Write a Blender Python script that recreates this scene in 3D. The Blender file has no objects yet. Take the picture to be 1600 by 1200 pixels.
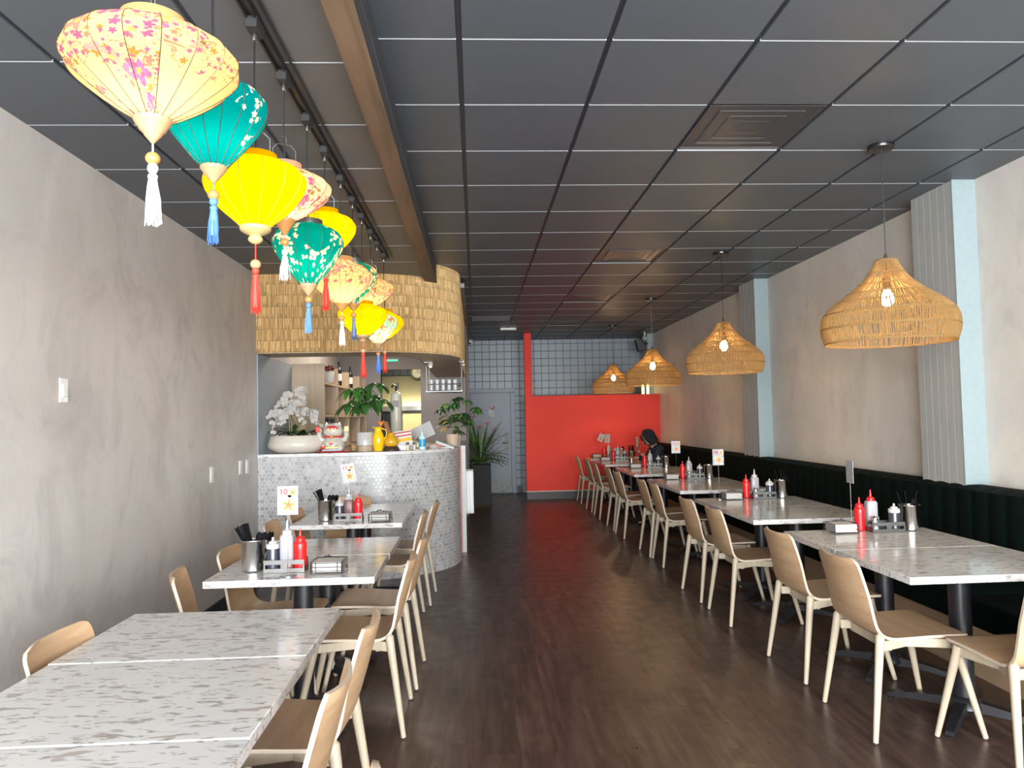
import bpy, bmesh, math, random
from mathutils import Vector, Matrix
random.seed(7)
C = bpy.context.scene.collection
SC = bpy.context.scene
PI = math.pi
R = math.radians

# ---------------------------------------------------------------- camera
def make_camera():
    yaw, pitch, roll, f, hc = 0.049775, 0.045076, -0.020236, 1160.0, 1.5
    cy, sy = math.cos(yaw), math.sin(yaw); cp, sp = math.cos(pitch), math.sin(pitch); cr, sr = math.cos(roll), math.sin(roll)
    A = Matrix(((cy, -sy, 0), (sy, cy, 0), (0, 0, 1)))
    B = Matrix(((1, 0, 0), (0, cp, sp), (0, -sp, cp)))
    K = Matrix(((1, 0, 0), (0, 0, -1), (0, 1, 0)))
    D = Matrix(((cr, -sr, 0), (sr, cr, 0), (0, 0, 1)))
    M = D @ K @ B @ A
    rot = Matrix((M[0], -M[1], -M[2])).transposed()
    cam = bpy.data.cameras.new('camera'); o = bpy.data.objects.new('camera', cam); C.objects.link(o)
    cam.sensor_width = 36.0; cam.lens = f / 1600.0 * 36.0; cam.clip_start = 0.05; cam.clip_end = 100
    m = rot.to_4x4(); m.translation = Vector((0, 0, hc)); o.matrix_world = m
    SC.camera = o
make_camera()

# ---------------------------------------------------------------- world, daylight, exposure
SC.view_settings.view_transform = 'Standard'
SC.view_settings.look = 'None'
SC.view_settings.gamma = 1.0
SC.view_settings.use_curve_mapping = False
SC.view_settings.exposure = 0.86
w = bpy.data.worlds.new('world'); SC.world = w; w.use_nodes = True
w.node_tree.nodes['Background'].inputs[0].default_value = (0.62, 0.74, 0.95, 1)
w.node_tree.nodes['Background'].inputs[1].default_value = 1.0
SC.cycles.use_denoising = True
SC.cycles.denoiser = 'OPENIMAGEDENOISE'
SC.cycles.max_bounces = 8
SC.cycles.diffuse_bounces = 6
SC.cycles.glossy_bounces = 4
SC.cycles.transmission_bounces = 6
SC.cycles.transparent_max_bounces = 8
SC.cycles.sample_clamp_indirect = 4.0
SC.cycles.caustics_reflective = False
SC.cycles.caustics_refractive = False
SC.cycles.use_light_tree = True

def area(name, loc, rot, sx, sy, power, col, spread=None):
    l = bpy.data.lights.new(name, 'AREA'); l.shape = 'RECTANGLE'; l.size = sx; l.size_y = sy
    l.energy = power; l.color = col
    if spread: l.spread = spread
    o = bpy.data.objects.new(name, l); C.objects.link(o); o.location = loc; o.rotation_euler = rot
    return o
def point(name, loc, power, col, r=0.03):
    l = bpy.data.lights.new(name, 'POINT'); l.energy = power; l.color = col; l.shadow_soft_size = r
    o = bpy.data.objects.new(name, l); C.objects.link(o); o.location = loc
    return o
# daylight entering through the shop front behind the photographer
area('daylight_left_pane', (-0.75, -3.10, 1.57), (R(90), 0, 0), 2.4, 2.55, 420, (0.93, 0.965, 1.0))
area('daylight_right_pane', (2.05, -3.10, 1.57), (R(90), 0, 0), 2.5, 2.55, 440, (0.93, 0.965, 1.0))
KITCHEN_LIGHT = area('kitchen_ceiling_light', (-1.1, 12.6, 2.6), (0, 0, 0), 0.8, 0.5, 30, (1.0, 0.86, 0.5))
BAR_FILL = area('bar_fill_light', (-1.05, 9.4, 2.85), (0, 0, 0), 0.9, 1.6, 28, (1.0, 0.88, 0.74))  # added fill that brightens the bar area, not an actual ceiling fitting

# ---------------------------------------------------------------- mesh helper
class MB:
    def __init__(s): s.v = []; s.f = []; s.m = []; s.uv = []
    def add(s, vs, fs, mat=0, uvs=None):
        b = len(s.v); s.v += [tuple(v) for v in vs]
        for i, f in enumerate(fs):
            s.f.append([b + k for k in f]); s.m.append(mat if not isinstance(mat, list) else mat[i])
            s.uv.append(uvs[i] if uvs else None)
        return s
    def box(s, x0, x1, y0, y1, z0, z1, mat=0, T=None):
        vs = [Vector(p) for p in ((x0,y0,z0),(x1,y0,z0),(x1,y1,z0),(x0,y1,z0),(x0,y0,z1),(x1,y0,z1),(x1,y1,z1),(x0,y1,z1))]
        if T: vs = [T @ v for v in vs]
        return s.add(vs, [(0,3,2,1),(4,5,6,7),(0,1,5,4),(1,2,6,5),(2,3,7,6),(3,0,4,7)], mat)
    def cbox(s, c, d, mat=0, rot=None):
        T = Matrix.Translation(Vector(c))
        if rot is not None: T = T @ (rot.to_4x4() if not isinstance(rot, (int, float)) else Matrix.Rotation(rot, 4, 'Z'))
        return s.box(-d[0]/2, d[0]/2, -d[1]/2, d[1]/2, -d[2]/2, d[2]/2, mat, T)
    def tube(s, pts, r, n=8, mat=0, cap=True, closed=False):
        pts = [Vector(p) for p in pts]; k = len(pts)
        rs = r if isinstance(r, (list, tuple)) else [r] * k
        rings = []; prev = None
        for i, p in enumerate(pts):
            if closed: t = pts[(i+1) % k] - pts[i-1]
            else: t = (pts[min(i+1, k-1)] - pts[max(i-1, 0)])
            if t.length < 1e-9: t = Vector((0, 0, 1))
            t.normalize()
            if prev is None:
                a = Vector((0, 0, 1)) if abs(t.z) < .9 else Vector((1, 0, 0))
                nrm = t.cross(a).normalized()
            else:
                nrm = (prev - t * prev.dot(t))
                if nrm.length < 1e-6: nrm = t.orthogonal()
                nrm.normalize()
            prev = nrm; b = t.cross(nrm)
            rings.append([p + (nrm * math.cos(2*PI*j/n) + b * math.sin(2*PI*j/n)) * rs[i] for j in range(n)])
        vs = [v for rg in rings for v in rg]; fs = []
        for i in range(k if closed else k - 1):
            i2 = (i + 1) % k
            for j in range(n):
                j2 = (j + 1) % n
                fs.append((i*n+j, i*n+j2, i2*n+j2, i2*n+j))
        if cap and not closed:
            fs.append(tuple(range(n-1, -1, -1))); fs.append(tuple((k-1)*n + j for j in range(n)))
        return s.add(vs, fs, mat)
    def lathe(s, prof, n=24, c=(0,0,0), mat=0, close_bot=False, close_top=False, T=None, uv=False, mats=None):
        c = Vector(c); vs = []; k = len(prof)
        for r_, z in prof:
            for j in range(n):
                a = 2*PI*j/n; v = Vector((r_*math.cos(a), r_*math.sin(a), z))
                vs.append((T @ v if T else v) + c)
        fs = []; us = []; ms = []
        for i in range(k-1):
            for j in range(n):
                j2 = (j+1) % n
                fs.append((i*n+j, i*n+j2, (i+1)*n+j2, (i+1)*n+j)); ms.append(mats[i] if mats else mat)
                us.append(((j/n, i/(k-1)), ((j+1)/n, i/(k-1)), ((j+1)/n, (i+1)/(k-1)), (j/n, (i+1)/(k-1))))
        if close_bot: fs.append(tuple(range(n-1, -1, -1))); us.append(None); ms.append(mats[0] if mats else mat)
        if close_top: fs.append(tuple((k-1)*n + j for j in range(n))); us.append(None); ms.append(mats[-1] if mats else mat)
        return s.add(vs, fs, ms, us if uv else None)
    def ball(s, c, r, n=12, m=8, mat=0, sc=(1,1,1), T=None):
        prof = [(max(1e-4, math.sin(PI*i/m)) * 1.0, -math.cos(PI*i/m)) for i in range(m+1)]
        S = Matrix.Diagonal((r*sc[0], r*sc[1], r*sc[2], 1))
        S = T.to_4x4() @ S if T is not None else S
        return s.lathe(prof, n, c, mat, T=S)
    def grid(s, fn, nu, nv, mat=0, uv=True, wrap=False):
        vs = []
        for i in range(nu+1):
            for j in range(nv+1): vs.append(fn(i/nu, j/nv))
        fs = []; us = []
        for i in range(nu):
            for j in range(nv):
                a = i*(nv+1)+j; fs.append((a, a+nv+1, a+nv+2, a+1))
                us.append(((i/nu, j/nv), ((i+1)/nu, j/nv), ((i+1)/nu, (j+1)/nv), (i/nu, (j+1)/nv)))
        return s.add(vs, fs, mat, us if uv else None)
    def mesh(s, name, mats, smooth=True, ang=35, bevel=0.0, seg=2, weld=True):
        me = bpy.data.meshes.new(name); me.from_pydata([tuple(v) for v in s.v], [], s.f); 
        for m in (mats if isinstance(mats, (list, tuple)) else [mats]): me.materials.append(m)
        me.polygons.foreach_set('material_index', s.m)
        if any(u is not None for u in s.uv):
            ul = me.uv_layers.new(name='UVMap'); k = 0
            for p, u in zip(me.polygons, s.uv):
                for q in range(p.loop_total):
                    if u is not None: ul.data[p.loop_start+q].uv = u[q]
        bm = bmesh.new(); bm.from_mesh(me)
        if weld: bmesh.ops.remove_doubles(bm, verts=bm.verts, dist=1e-5)
        if bevel > 0:
            es = [e for e in bm.edges if len(e.link_faces) == 2 and e.calc_face_angle(0) > R(40)]
            bmesh.ops.bevel(bm, geom=es, offset=bevel, segments=seg, profile=.5, affect='EDGES', clamp_overlap=True)
        if bevel > 0: ang = min(ang, 20)
        if smooth:
            for f in bm.faces: f.smooth = True
            for e in bm.edges:
                if len(e.link_faces) == 2 and e.calc_face_angle(0) > R(ang): e.smooth = False
        bm.to_mesh(me); bm.free(); me.update()
        return me
    def build(s, name, mats, parent=None, **k):
        me = s.mesh(name, mats, **k); o = bpy.data.objects.new(name, me); C.objects.link(o)
        if parent: o.parent = parent
        return o

def tag(o, label=None, cat=None, group=None, kind=None):
    if label: o['label'] = label
    if cat: o['category'] = cat
    if group: o['group'] = group
    if kind: o['kind'] = kind
    return o
def thing(name, label, cat, loc=(0,0,0), rz=0.0, group=None):
    o = bpy.data.objects.new(name, None); C.objects.link(o); o.empty_display_size = .05
    o.location = loc; o.rotation_euler = (0, 0, rz); return tag(o, label, cat, group)
def struct(o, label=None): o['kind'] = 'structure'; return tag(o, label) if label else o
def dup(root, loc=None, rz=None, label=None, group=None, scale=None):
    def cp(o, par):
        c = o.copy(); C.objects.link(c); c.parent = par
        for ch in KIDS(o): cp(ch, c)
        return c
    c = cp(root, None)
    if loc is not None: c.location = loc
    if rz is not None: c.rotation_euler = (0, 0, rz)
    if scale is not None: c.scale = (scale,)*3 if isinstance(scale, (int, float)) else scale
    if label: c['label'] = label
    if group: c['group'] = group
    return c
def KIDS(o): return list(o.children)

# ---------------------------------------------------------------- material helpers
class NT:
    def __init__(s, name):
        s.mat = bpy.data.materials.new(name); s.mat.use_nodes = True; s.t = s.mat.node_tree
        s.b = s.t.nodes['Principled BSDF']; s.out = s.t.nodes['Material Output']
    def n(s, kind, **k):
        nd = s.t.nodes.new(kind)
        for a, v in k.items(): setattr(nd, a, v)
        return nd
    def link(s, a, b): s.t.links.new(a, b)
    def _in(s, sock, v):
        if isinstance(v, bpy.types.NodeSocket): s.t.links.new(v, sock)
        elif v is not None: sock.default_value = v
    def math(s, op, a, b=None, c=None, clamp=False):
        nd = s.n('ShaderNodeMath', operation=op); nd.use_clamp = clamp; s._in(nd.inputs[0], a)
        if b is not None: s._in(nd.inputs[1], b)
        if c is not None: s._in(nd.inputs[2], c)
        return nd.outputs[0]
    def vmath(s, op, a, b=None, c=None):
        nd = s.n('ShaderNodeVectorMath', operation=op); s._in(nd.inputs[0], a)
        if b is not None: s._in(nd.inputs[1], b)
        if c is not None: s._in(nd.inputs[2], c)
        return nd.outputs['Value'] if op in ('LENGTH', 'DOT_PRODUCT', 'DISTANCE') else nd.outputs[0]
    def scale(s, v, k): nd = s.n('ShaderNodeVectorMath', operation='SCALE'); s._in(nd.inputs[0], v); s._in(nd.inputs['Scale'], k); return nd.outputs[0]
    def obj(s): return s.n('ShaderNodeTexCoord').outputs['Object']
    def uv(s): return s.n('ShaderNodeTexCoord').outputs['UV']
    def pos(s): return s.n('ShaderNodeNewGeometry').outputs['Position']
    def rnd(s): return s.n('ShaderNodeObjectInfo').outputs['Random']
    def map(s, v, sc=(1,1,1), loc=(0,0,0), rot=(0,0,0)):
        nd = s.n('ShaderNodeMapping'); s._in(nd.inputs[0], v); nd.inputs['Scale'].default_value = sc
        nd.inputs['Location'].default_value = loc; nd.inputs['Rotation'].default_value = rot; return nd.outputs[0]
    def noise(s, v, sc=5, det=4, rough=.5, dist=0, out=0):
        nd = s.n('ShaderNodeTexNoise'); s._in(nd.inputs['Vector'], v); nd.inputs['Scale'].default_value = sc
        nd.inputs['Detail'].default_value = det; nd.inputs['Roughness'].default_value = rough
        nd.inputs['Distortion'].default_value = dist; return nd.outputs[out]
    def white(s, v, out='Value'):
        nd = s.n('ShaderNodeTexWhiteNoise', noise_dimensions='3D'); s._in(nd.inputs['Vector'], v); return nd.outputs[out]
    def ramp(s, f, stops, interp='LINEAR'):
        nd = s.n('ShaderNodeValToRGB'); s._in(nd.inputs[0], f); cr = nd.color_ramp; cr.interpolation = interp
        while len(cr.elements) < len(stops): cr.elements.new(.5)
        for e, (p, c) in zip(cr.elements, stops):
            e.position = p; e.color = (c if isinstance(c, (tuple, list)) else (c, c, c)) + ((1,) if not isinstance(c, (tuple, list)) or len(c) == 3 else ())
        return nd.outputs[0]
    def mix(s, f, a, b, mode='MIX'):
        nd = s.n('ShaderNodeMix', data_type='RGBA', blend_type=mode); s._in(nd.inputs[0], f)
        for sock, v in ((nd.inputs[6], a), (nd.inputs[7], b)):
            if isinstance(v, (tuple, list)) and len(v) == 3: v = tuple(v) + (1,)
            s._in(sock, v)
        return nd.outputs[2]
    def sep(s, v): nd = s.n('ShaderNodeSeparateXYZ'); s._in(nd.inputs[0], v); return nd.outputs
    def comb(s, x, y, z=0.0):
        nd = s.n('ShaderNodeCombineXYZ'); s._in(nd.inputs[0], x); s._in(nd.inputs[1], y); s._in(nd.inputs[2], z); return nd.outputs[0]
    def bump(s, h, st=.3, dist=.01):
        nd = s.n('ShaderNodeBump'); s._in(nd.inputs['Height'], h); nd.inputs['Strength'].default_value = st
        nd.inputs['Distance'].default_value = dist; s.link(nd.outputs[0], s.b.inputs['Normal']); return nd.outputs[0]
    def set(s, **k):
        names = dict(col='Base Color', rough='Roughness', metal='Metallic', spec='Specular IOR Level', trans='Transmission Weight',
                     ior='IOR', coat='Coat Weight', coatr='Coat Roughness', em='Emission Color', ems='Emission Strength', alpha='Alpha', sheen='Sheen Weight')
        for a, v in k.items():
            if isinstance(v, (tuple, list)) and len(v) == 3: v = tuple(v) + (1,)
            s._in(s.b.inputs[names[a]], v)
        return s
def simple(name, col, rough=.5, metal=0.0, var=.06, sc=30, **k):
    m = NT(name); o = m.obj(); f = m.noise(o, sc, 3)
    c2 = tuple(max(0, c*(1-var*2)) for c in col); c1 = tuple(min(1, c*(1+var)) for c in col)
    m.set(col=m.mix(f, c2, c1), rough=rough, metal=metal, **k)
    return m.mat
def trans_mat(name, colsock_fn, tr=.6, dk=.5):
    """cloth or paper that lets light through: diffuse + translucent"""
    m = NT(name); col = colsock_fn(m)
    m.t.nodes.remove(m.b)
    d = m.n('ShaderNodeBsdfDiffuse'); t = m.n('ShaderNodeBsdfTranslucent'); x = m.n('ShaderNodeMixShader')
    m._in(d.inputs[0], m.mix(1.0, col, (dk, dk, dk), 'MULTIPLY')); m._in(t.inputs[0], col)
    x.inputs[0].default_value = tr; m.link(d.outputs[0], x.inputs[1]); m.link(t.outputs[0], x.inputs[2])
    m.link(x.outputs[0], m.out.inputs['Surface'])
    return m.mat
def emis(name, col, st):
    m = NT(name); m.set(col=(0, 0, 0), em=col, ems=st); return m.mat
M = {}
# ---------------------------------------------------------------- materials
def m_plaster(name, c_lo, c_hi, c_pat):
    m = NT(name); p = m.pos()
    a = m.noise(m.map(p, (1, 1, .55)), 1.1, 5, .6, .6)
    b = m.noise(m.map(p, (1, 1, .75)), 2.6, 6, .68, .9)
    col = m.mix(m.ramp(a, ((.35, 0.), (.65, 1.))), c_lo, c_hi)
    col = m.mix(m.math('MULTIPLY', m.ramp(b, ((.50, 0.), (.72, 1.))), .60), col, c_pat)
    fine = m.noise(m.map(p, (6, 6, 1.2)), 8, 4)
    col = m.mix(m.math('MULTIPLY', m.ramp(fine, ((.4, 0.), (.8, 1.))), .12), col, c_pat)
    m.set(col=col, rough=m.ramp(b, ((.3, .38), (.7, .55))), spec=.35); m.bump(fine, .12, .004); return m.mat
M['plaster_left'] = m_plaster('grey_limewash_plaster', (.50, .465, .43), (.61, .57, .535), (.35, .325, .31))
M['plaster_right'] = m_plaster('warm_grey_limewash_plaster', (.58, .55, .51), (.67, .64, .59), (.46, .44, .415))
def m_ceiling():
    m = NT('charcoal_painted_ceiling_tile'); p = m.pos()
    n = m.noise(p, 220, 3, .7); g = m.noise(p, 2.0, 3)
    m.set(col=m.mix(g, (.075, .086, .100), (.095, .107, .122)), rough=.46, spec=.5); m.bump(n, .35, .003); return m.mat
M['ceiling'] = m_ceiling()
M['tee'] = simple('charcoal_painted_tee', (.04, .042, .052), .4)
M['tile_edge_lit'] = simple('window_lit_tile_edge', (.36, .37, .38), .7)  # pale colour paints in the window light caught by the tile edges
def m_floor():
    m = NT('dark_wood_look_floor'); s = m.sep(m.pos())
    pw = .17; ix = m.math('FLOOR', m.math('DIVIDE', s[0], pw)); fx = m.math('FRACT', m.math('DIVIDE', s[0], pw))
    off = m.math('MULTIPLY', m.white(m.comb(ix, 3.0, 0.0)), 1.2)
    yy = m.math('DIVIDE', m.math('ADD', s[1], off), 1.22); iy = m.math('FLOOR', yy); fy = m.math('FRACT', yy)
    rid = m.white(m.comb(ix, iy, 1.0))
    v = m.comb(m.math('MULTIPLY', s[0], 16.0), m.math('MULTIPLY', s[1], 1.3), m.math('MULTIPLY', rid, 40.0))
    g = m.noise(v, 1.6, 6, .62, .5); g2 = m.noise(m.map(m.pos(), (1, .45, 1)), 2.2, 4, .6)
    col = m.ramp(g, ((.25, (.030, .0175, .0145)), (.5, (.075, .043, .032)), (.8, (.145, .090, .066))))
    col = m.mix(m.math('MULTIPLY', rid, .35), col, (.036, .022, .018))
    col = m.mix(m.math('MULTIPLY', m.ramp(g2, ((.5, 0.), (.8, 1.))), .3), col, (.085, .052, .036))
    seam = m.math('MAXIMUM', m.math('LESS_THAN', fx, .012), m.math('LESS_THAN', fy, .0022))
    col = m.mix(m.math('MULTIPLY', seam, .6), col, (.008, .005, .004))
    m.set(col=col, rough=m.ramp(m.noise(m.pos(), 9, 4), ((.3, .27), (.75, .42))), spec=.42); m.bump(g, .05, .001); return m.mat
M['floor'] = m_floor()
def m_quartz():
    m = NT('speckled_white_quartz'); o = m.obj(); 
    r = m.math('MULTIPLY', m.rnd(), 37.0); p = m.vmath('ADD', o, m.comb(r, r, 0.0))
    warp = m.noise(p, 7, 2, .5, 0, 1)
    q = m.vmath('ADD', p, m.scale(warp, .05))
    a = m.noise(m.map(q, (16, 54, 50), rot=(0, 0, .18)), 1.0, 3, .6, .5)
    b = m.noise(m.map(q, (9, 30, 30), (5, 3, 1), (0, 0, -.15)), 1.0, 2, .5, .4)
    fa = m.ramp(a, ((.565, 0.), (.62, 1.))); fb = m.ramp(b, ((.635, 0.), (.68, 1.)))
    base = m.mix(m.noise(p, 6, 3), (.56, .555, .54), (.66, .65, .635))
    col = m.mix(m.math('MULTIPLY', fa, .72), base, (.22, .205, .19))
    col = m.mix(m.math('MULTIPLY', fb, .62), col, (.27, .21, .165))
    m.set(col=col, rough=.12, spec=.55); return m.mat
M['quartz'] = m_quartz()
def m_wood(name, lo, hi, axis=0, rough=.42, st=1.0):
    m = NT(name); o = m.obj(); k = [26*st, 26*st, 26*st]; k[axis] = 1.6*st
    r = m.math('MULTIPLY', m.rnd(), 11.0)
    q = m.map(m.vmath('ADD', o, m.comb(r, r, r)), tuple(k))
    g = m.noise(q, 1.0, 5, .6, .7); f = m.noise(m.scale(q, 5.0), 1.0, 2)
    col = m.mix(m.ramp(g, ((.3, 0.), (.7, 1.))), lo, hi); col = m.mix(m.math('MULTIPLY', f, .25), col, lo)
    m.set(col=col, rough=rough, spec=.4); return m.mat
M['ply'] = m_wood('oak_veneer', (.42, .265, .15), (.55, .375, .22), 1)
M['ply_edge'] = simple('pale_plywood_edge', (.50, .40, .31), .5)
M['ash'] = m_wood('pale_ash_wood', (.38, .315, .225), (.50, .425, .315), 2, .45)
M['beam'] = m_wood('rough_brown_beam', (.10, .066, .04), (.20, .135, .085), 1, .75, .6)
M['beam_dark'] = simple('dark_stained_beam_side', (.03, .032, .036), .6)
M['oak'] = m_wood('pale_oak_panel', (.34, .255, .17), (.46, .36, .25), 2, .5, .6)
M['bench_base'] = m_wood('oak_bench_base', (.30, .20, .12), (.42, .29, .18), 1, .5, .7)
M['base_dark'] = m_wood('dark_vinyl_base', (.025, .021, .02), (.06, .052, .048), 1, .45, .5)
M['black'] = simple('black_powder_coat', (.012, .012, .015), .38)
M['black_gloss'] = simple('black_gloss', (.008, .008, .009), .18)
M['black_matt'] = simple('black_matt', (.012, .012, .012), .7)
M['rubber'] = simple('dark_rubber', (.03, .03, .03), .6)
M['steel'] = simple('brushed_steel', (.34, .335, .33), .32, 1.0)
M['chrome'] = simple('chrome', (.8, .8, .8), .09, 1.0)
M['white'] = simple('white_plastic', (.48, .475, .46), .35)
M['paper'] = simple('white_paper', (.60, .58, .54), .8)
M['cream'] = simple('cream_ceramic', (.60, .55, .47), .22)
M['red_paint'] = None
def m_red():
    m = NT('red_painted_wall'); p = m.pos(); n = m.noise(m.map(p, (9, 9, .8)), 3, 4)
    m.set(col=m.mix(n, (.68, .052, .038), (.76, .066, .048)), rough=.6, spec=.15); return m.mat
M['red_paint'] = m_red()
M['red_plastic'] = simple('red_ketchup_plastic', (.72, .012, .012), .3)
M['bluewhite'] = simple('pale_blue_paint', (.26, .33, .34), .5)
def m_boards():
    m = NT('grey_painted_boards'); n = m.noise(m.map(m.pos(), (8, 8, .7)), 4, 4)
    m.set(col=m.mix(n, (.30, .31, .30), (.38, .39, .375)), rough=.6); return m.mat
M['boards'] = m_boards()
M['board_line'] = simple('pale_board_gap', (.55, .56, .54), .6)
def m_block():
    m = NT('grey_painted_block_wall'); s = m.sep(m.pos()); k = .1485
    fx = m.math('FRACT', m.math('DIVIDE', s[0], k)); fz = m.math('FRACT', m.math('DIVIDE', s[2], k))
    d = m.math('MINIMUM', m.math('MINIMUM', fx, m.math('SUBTRACT', 1.0, fx)), m.math('MINIMUM', fz, m.math('SUBTRACT', 1.0, fz)))
    g = m.ramp(d, ((.0, 0.), (.05, 1.)))
    n = m.noise(m.pos(), 3, 3)
    col = m.mix(g, (.175, .202, .225), m.mix(n, (.215, .255, .29), (.26, .30, .335)))
    m.set(col=col, rough=.4, spec=.5); m.bump(g, .6, .01); return m.mat
M['block'] = m_block()
M['door_grey'] = simple('slate_grey_paint', (.115, .14, .175), .4)
M['grey_wall'] = simple('taupe_wall_paint', (.27, .24, .225), .6, sc=4)
M['blue_grey'] = simple('cool_grey_wall_paint', (.30, .34, .38), .6, sc=4)
def m_penny():
    m = NT('marble_penny_tile'); u = m.scale(m.uv(), 1/.040)
    r = (1.0, 1.7320508, 1.0)
    def cell(off):
        p = m.vmath('ADD', u, off); md = m.vmath('MODULO', p, r) if False else None
        q = m.vmath('DIVIDE', p, r); fl = m.vmath('FLOOR', q); fr = m.vmath('SUBTRACT', q, fl)
        loc = m.vmath('MULTIPLY', m.vmath('SUBTRACT', fr, (.5, .5, 0)), r)
        loc = m.vmath('MULTIPLY', loc, (1, 1, 0))
        return m.vmath('LENGTH', loc), fl
    d1, i1 = cell((100.0, 103.923, 0)); d2, i2 = cell((100.5, 104.789, 0))
    sel = m.math('LESS_THAN', d1, d2); d = m.math('MINIMUM', d1, d2)
    w1 = m.white(m.vmath('ADD', i1, (.0, .0, 3.3))); w2 = m.white(m.vmath('ADD', i2, (.0, .0, 9.7)))
    idv = m.math('ADD', m.math('MULTIPLY', w1, sel), m.math('MULTIPLY', w2, m.math('SUBTRACT', 1.0, sel)))
    tile = m.ramp(idv, ((0., (.25, .25, .255)), (.2, (.33, .33, .33)), (.6, (.39, .385, .38)), (1., (.46, .455, .445))))
    vein = m.noise(m.uv(), 22, 5, .6, 1.5); tile = m.mix(m.math('MULTIPLY', m.ramp(vein, ((.5, 0.), (.7, 1.))), .35), tile, (.22, .22, .23))
    g = m.ramp(d, ((.445, 1.), (.475, 0.)))
    m.set(col=m.mix(g, (.50, .495, .48), tile), rough=m.ramp(d, ((.445, .22), (.475, .7)))); m.bump(g, .35, .004); return m.mat
M['penny'] = m_penny()
def m_reed():
    m = NT('split_reed'); s = m.sep(m.uv())
    rw = .0085; iu = m.math('FLOOR', m.math('DIVIDE', s[0], rw)); rowv = m.math('DIVIDE', s[1], .108)
    iv = m.math('FLOOR', m.math('ADD', rowv, m.math('MULTIPLY', m.white(m.comb(iu, 1.0, 5.0)), .10))); fv = m.math('FRACT', m.math('ADD', rowv, m.math('MULTIPLY', m.white(m.comb(iu, 1.0, 5.0)), .10)))
    rid = m.white(m.comb(iu, iv, 2.0))
    col = m.ramp(rid, ((0., (.42, .26, .10)), (.35, (.58, .38, .155)), (.7, (.70, .47, .21)), (1., (.80, .58, .29))))
    n = m.noise(m.comb(m.math('MULTIPLY', s[0], 300.0), m.math('MULTIPLY', s[1], 14.0), 0.0), 1.0, 4)
    col = m.mix(m.math('MULTIPLY', m.ramp(n, ((.45, 0.), (.8, 1.))), .55), col, (.20, .12, .05))
    dark = m.math('MULTIPLY', m.math('GREATER_THAN', rid, .86), m.math('LESS_THAN', fv, m.math('MULTIPLY', rid, .38)))
    col = m.mix(m.math('MULTIPLY', dark, .55), col, (.16, .10, .045))
    fr = m.math('FRACT', rowv)
    col = m.mix(m.math('MULTIPLY', m.math('LESS_THAN', fr, .030), .6), col, (.10, .06, .03))
    m.set(col=col, rough=.7, spec=.25); return m.mat
M['reed'] = m_reed()
def m_velvet():
    m = NT('dark_green_velvet'); n = m.noise(m.pos(), 14, 4)
    m.set(col=m.mix(n, (.002, .0045, .004), (.003, .008, .007)), rough=.7, sheen=.0, spec=.06); return m.mat
M['velvet'] = m_velvet()
def m_glass(name, col=(1, 1, 1), rough=.0):
    m = NT(name); m.t.nodes.remove(m.b)
    t = m.n('ShaderNodeBsdfTransparent'); t.inputs[0].default_value = tuple(col) + (1,)
    g = m.n('ShaderNodeBsdfGlossy'); g.inputs['Roughness'].default_value = .03 + rough
    fr = m.n('ShaderNodeFresnel'); fr.inputs[0].default_value = 1.5
    x = m.n('ShaderNodeMixShader'); m.link(fr.outputs[0], x.inputs[0]); m.link(t.outputs[0], x.inputs[1]); m.link(g.outputs[0], x.inputs[2])
    m.link(x.outputs[0], m.out.inputs['Surface']); return m.mat
M['glass'] = simple('clear_glass', (.62, .65, .66), .08, alpha=.5)
# ---------------------------------------------------------------- room shell
XL, XR, YB, YF, ZC, ZL = -2.05, 3.41, 14.85, -3.2, 3.05, 2.90
def slab(name, x0, x1, y0, y1, z0, z1, mat, parent=None, label=None, **k):
    o = MB().box(x0, x1, y0, y1, z0, z1).build(name, mat, parent, **k)
    if parent is None: struct(o)
    return o
slab('floor', XL-.1, XR+.1, YF-.1, YB+.1, -.1, 0, M['floor'])
slab('wall_left', XL-.12, XL, YF-.1, 11.6, 0, 3.2, M['plaster_left'])
slab('wall_right', XR, XR+.12, YF-.1, YB+.1, 0, 3.2, M['plaster_right'])
slab('wall_back', XL-.12, XR+.12, YB, YB+.12, 0, 3.2, M['block'])
slab('baseboard_left', XL, XL+.014, YF, 7.0, 0, .105, M['black'])
slab('baseboard_back', .80, .915, YB-.02, YB, 0, .13, M['base_dark'])
# shop front behind the photographer: wall round two large openings
wf = MB()
wf.box(XL-.12, -2.0, YF-.12, YF, 0, 3.2).box(3.35, XR+.12, YF-.12, YF, 0, 3.2).box(-2.0, 3.35, YF-.12, YF, 2.85, 3.2).box(-2.0, 3.35, YF-.12, YF, 0, .28).box(.5, .75, YF-.12, YF, .28, 2.85)
struct(wf.build('wall_front', M['plaster_right']))
for i, (a, b) in enumerate(((-2.0, .5), (.75, 3.35))):
    fr = MB(); t = .05
    fr.box(a, a+t, YF-.09, YF-.03, .28, 2.85).box(b-t, b, YF-.09, YF-.03, .28, 2.85).box(a, b, YF-.09, YF-.03, .28, .28+t).box(a, b, YF-.09, YF-.03, 2.85-t, 2.85).box((a+b)/2-.02, (a+b)/2+.02, YF-.09, YF-.03, .28, 2.85)
    struct(fr.build('window_%d' % (i+1), M['black']))

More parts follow.
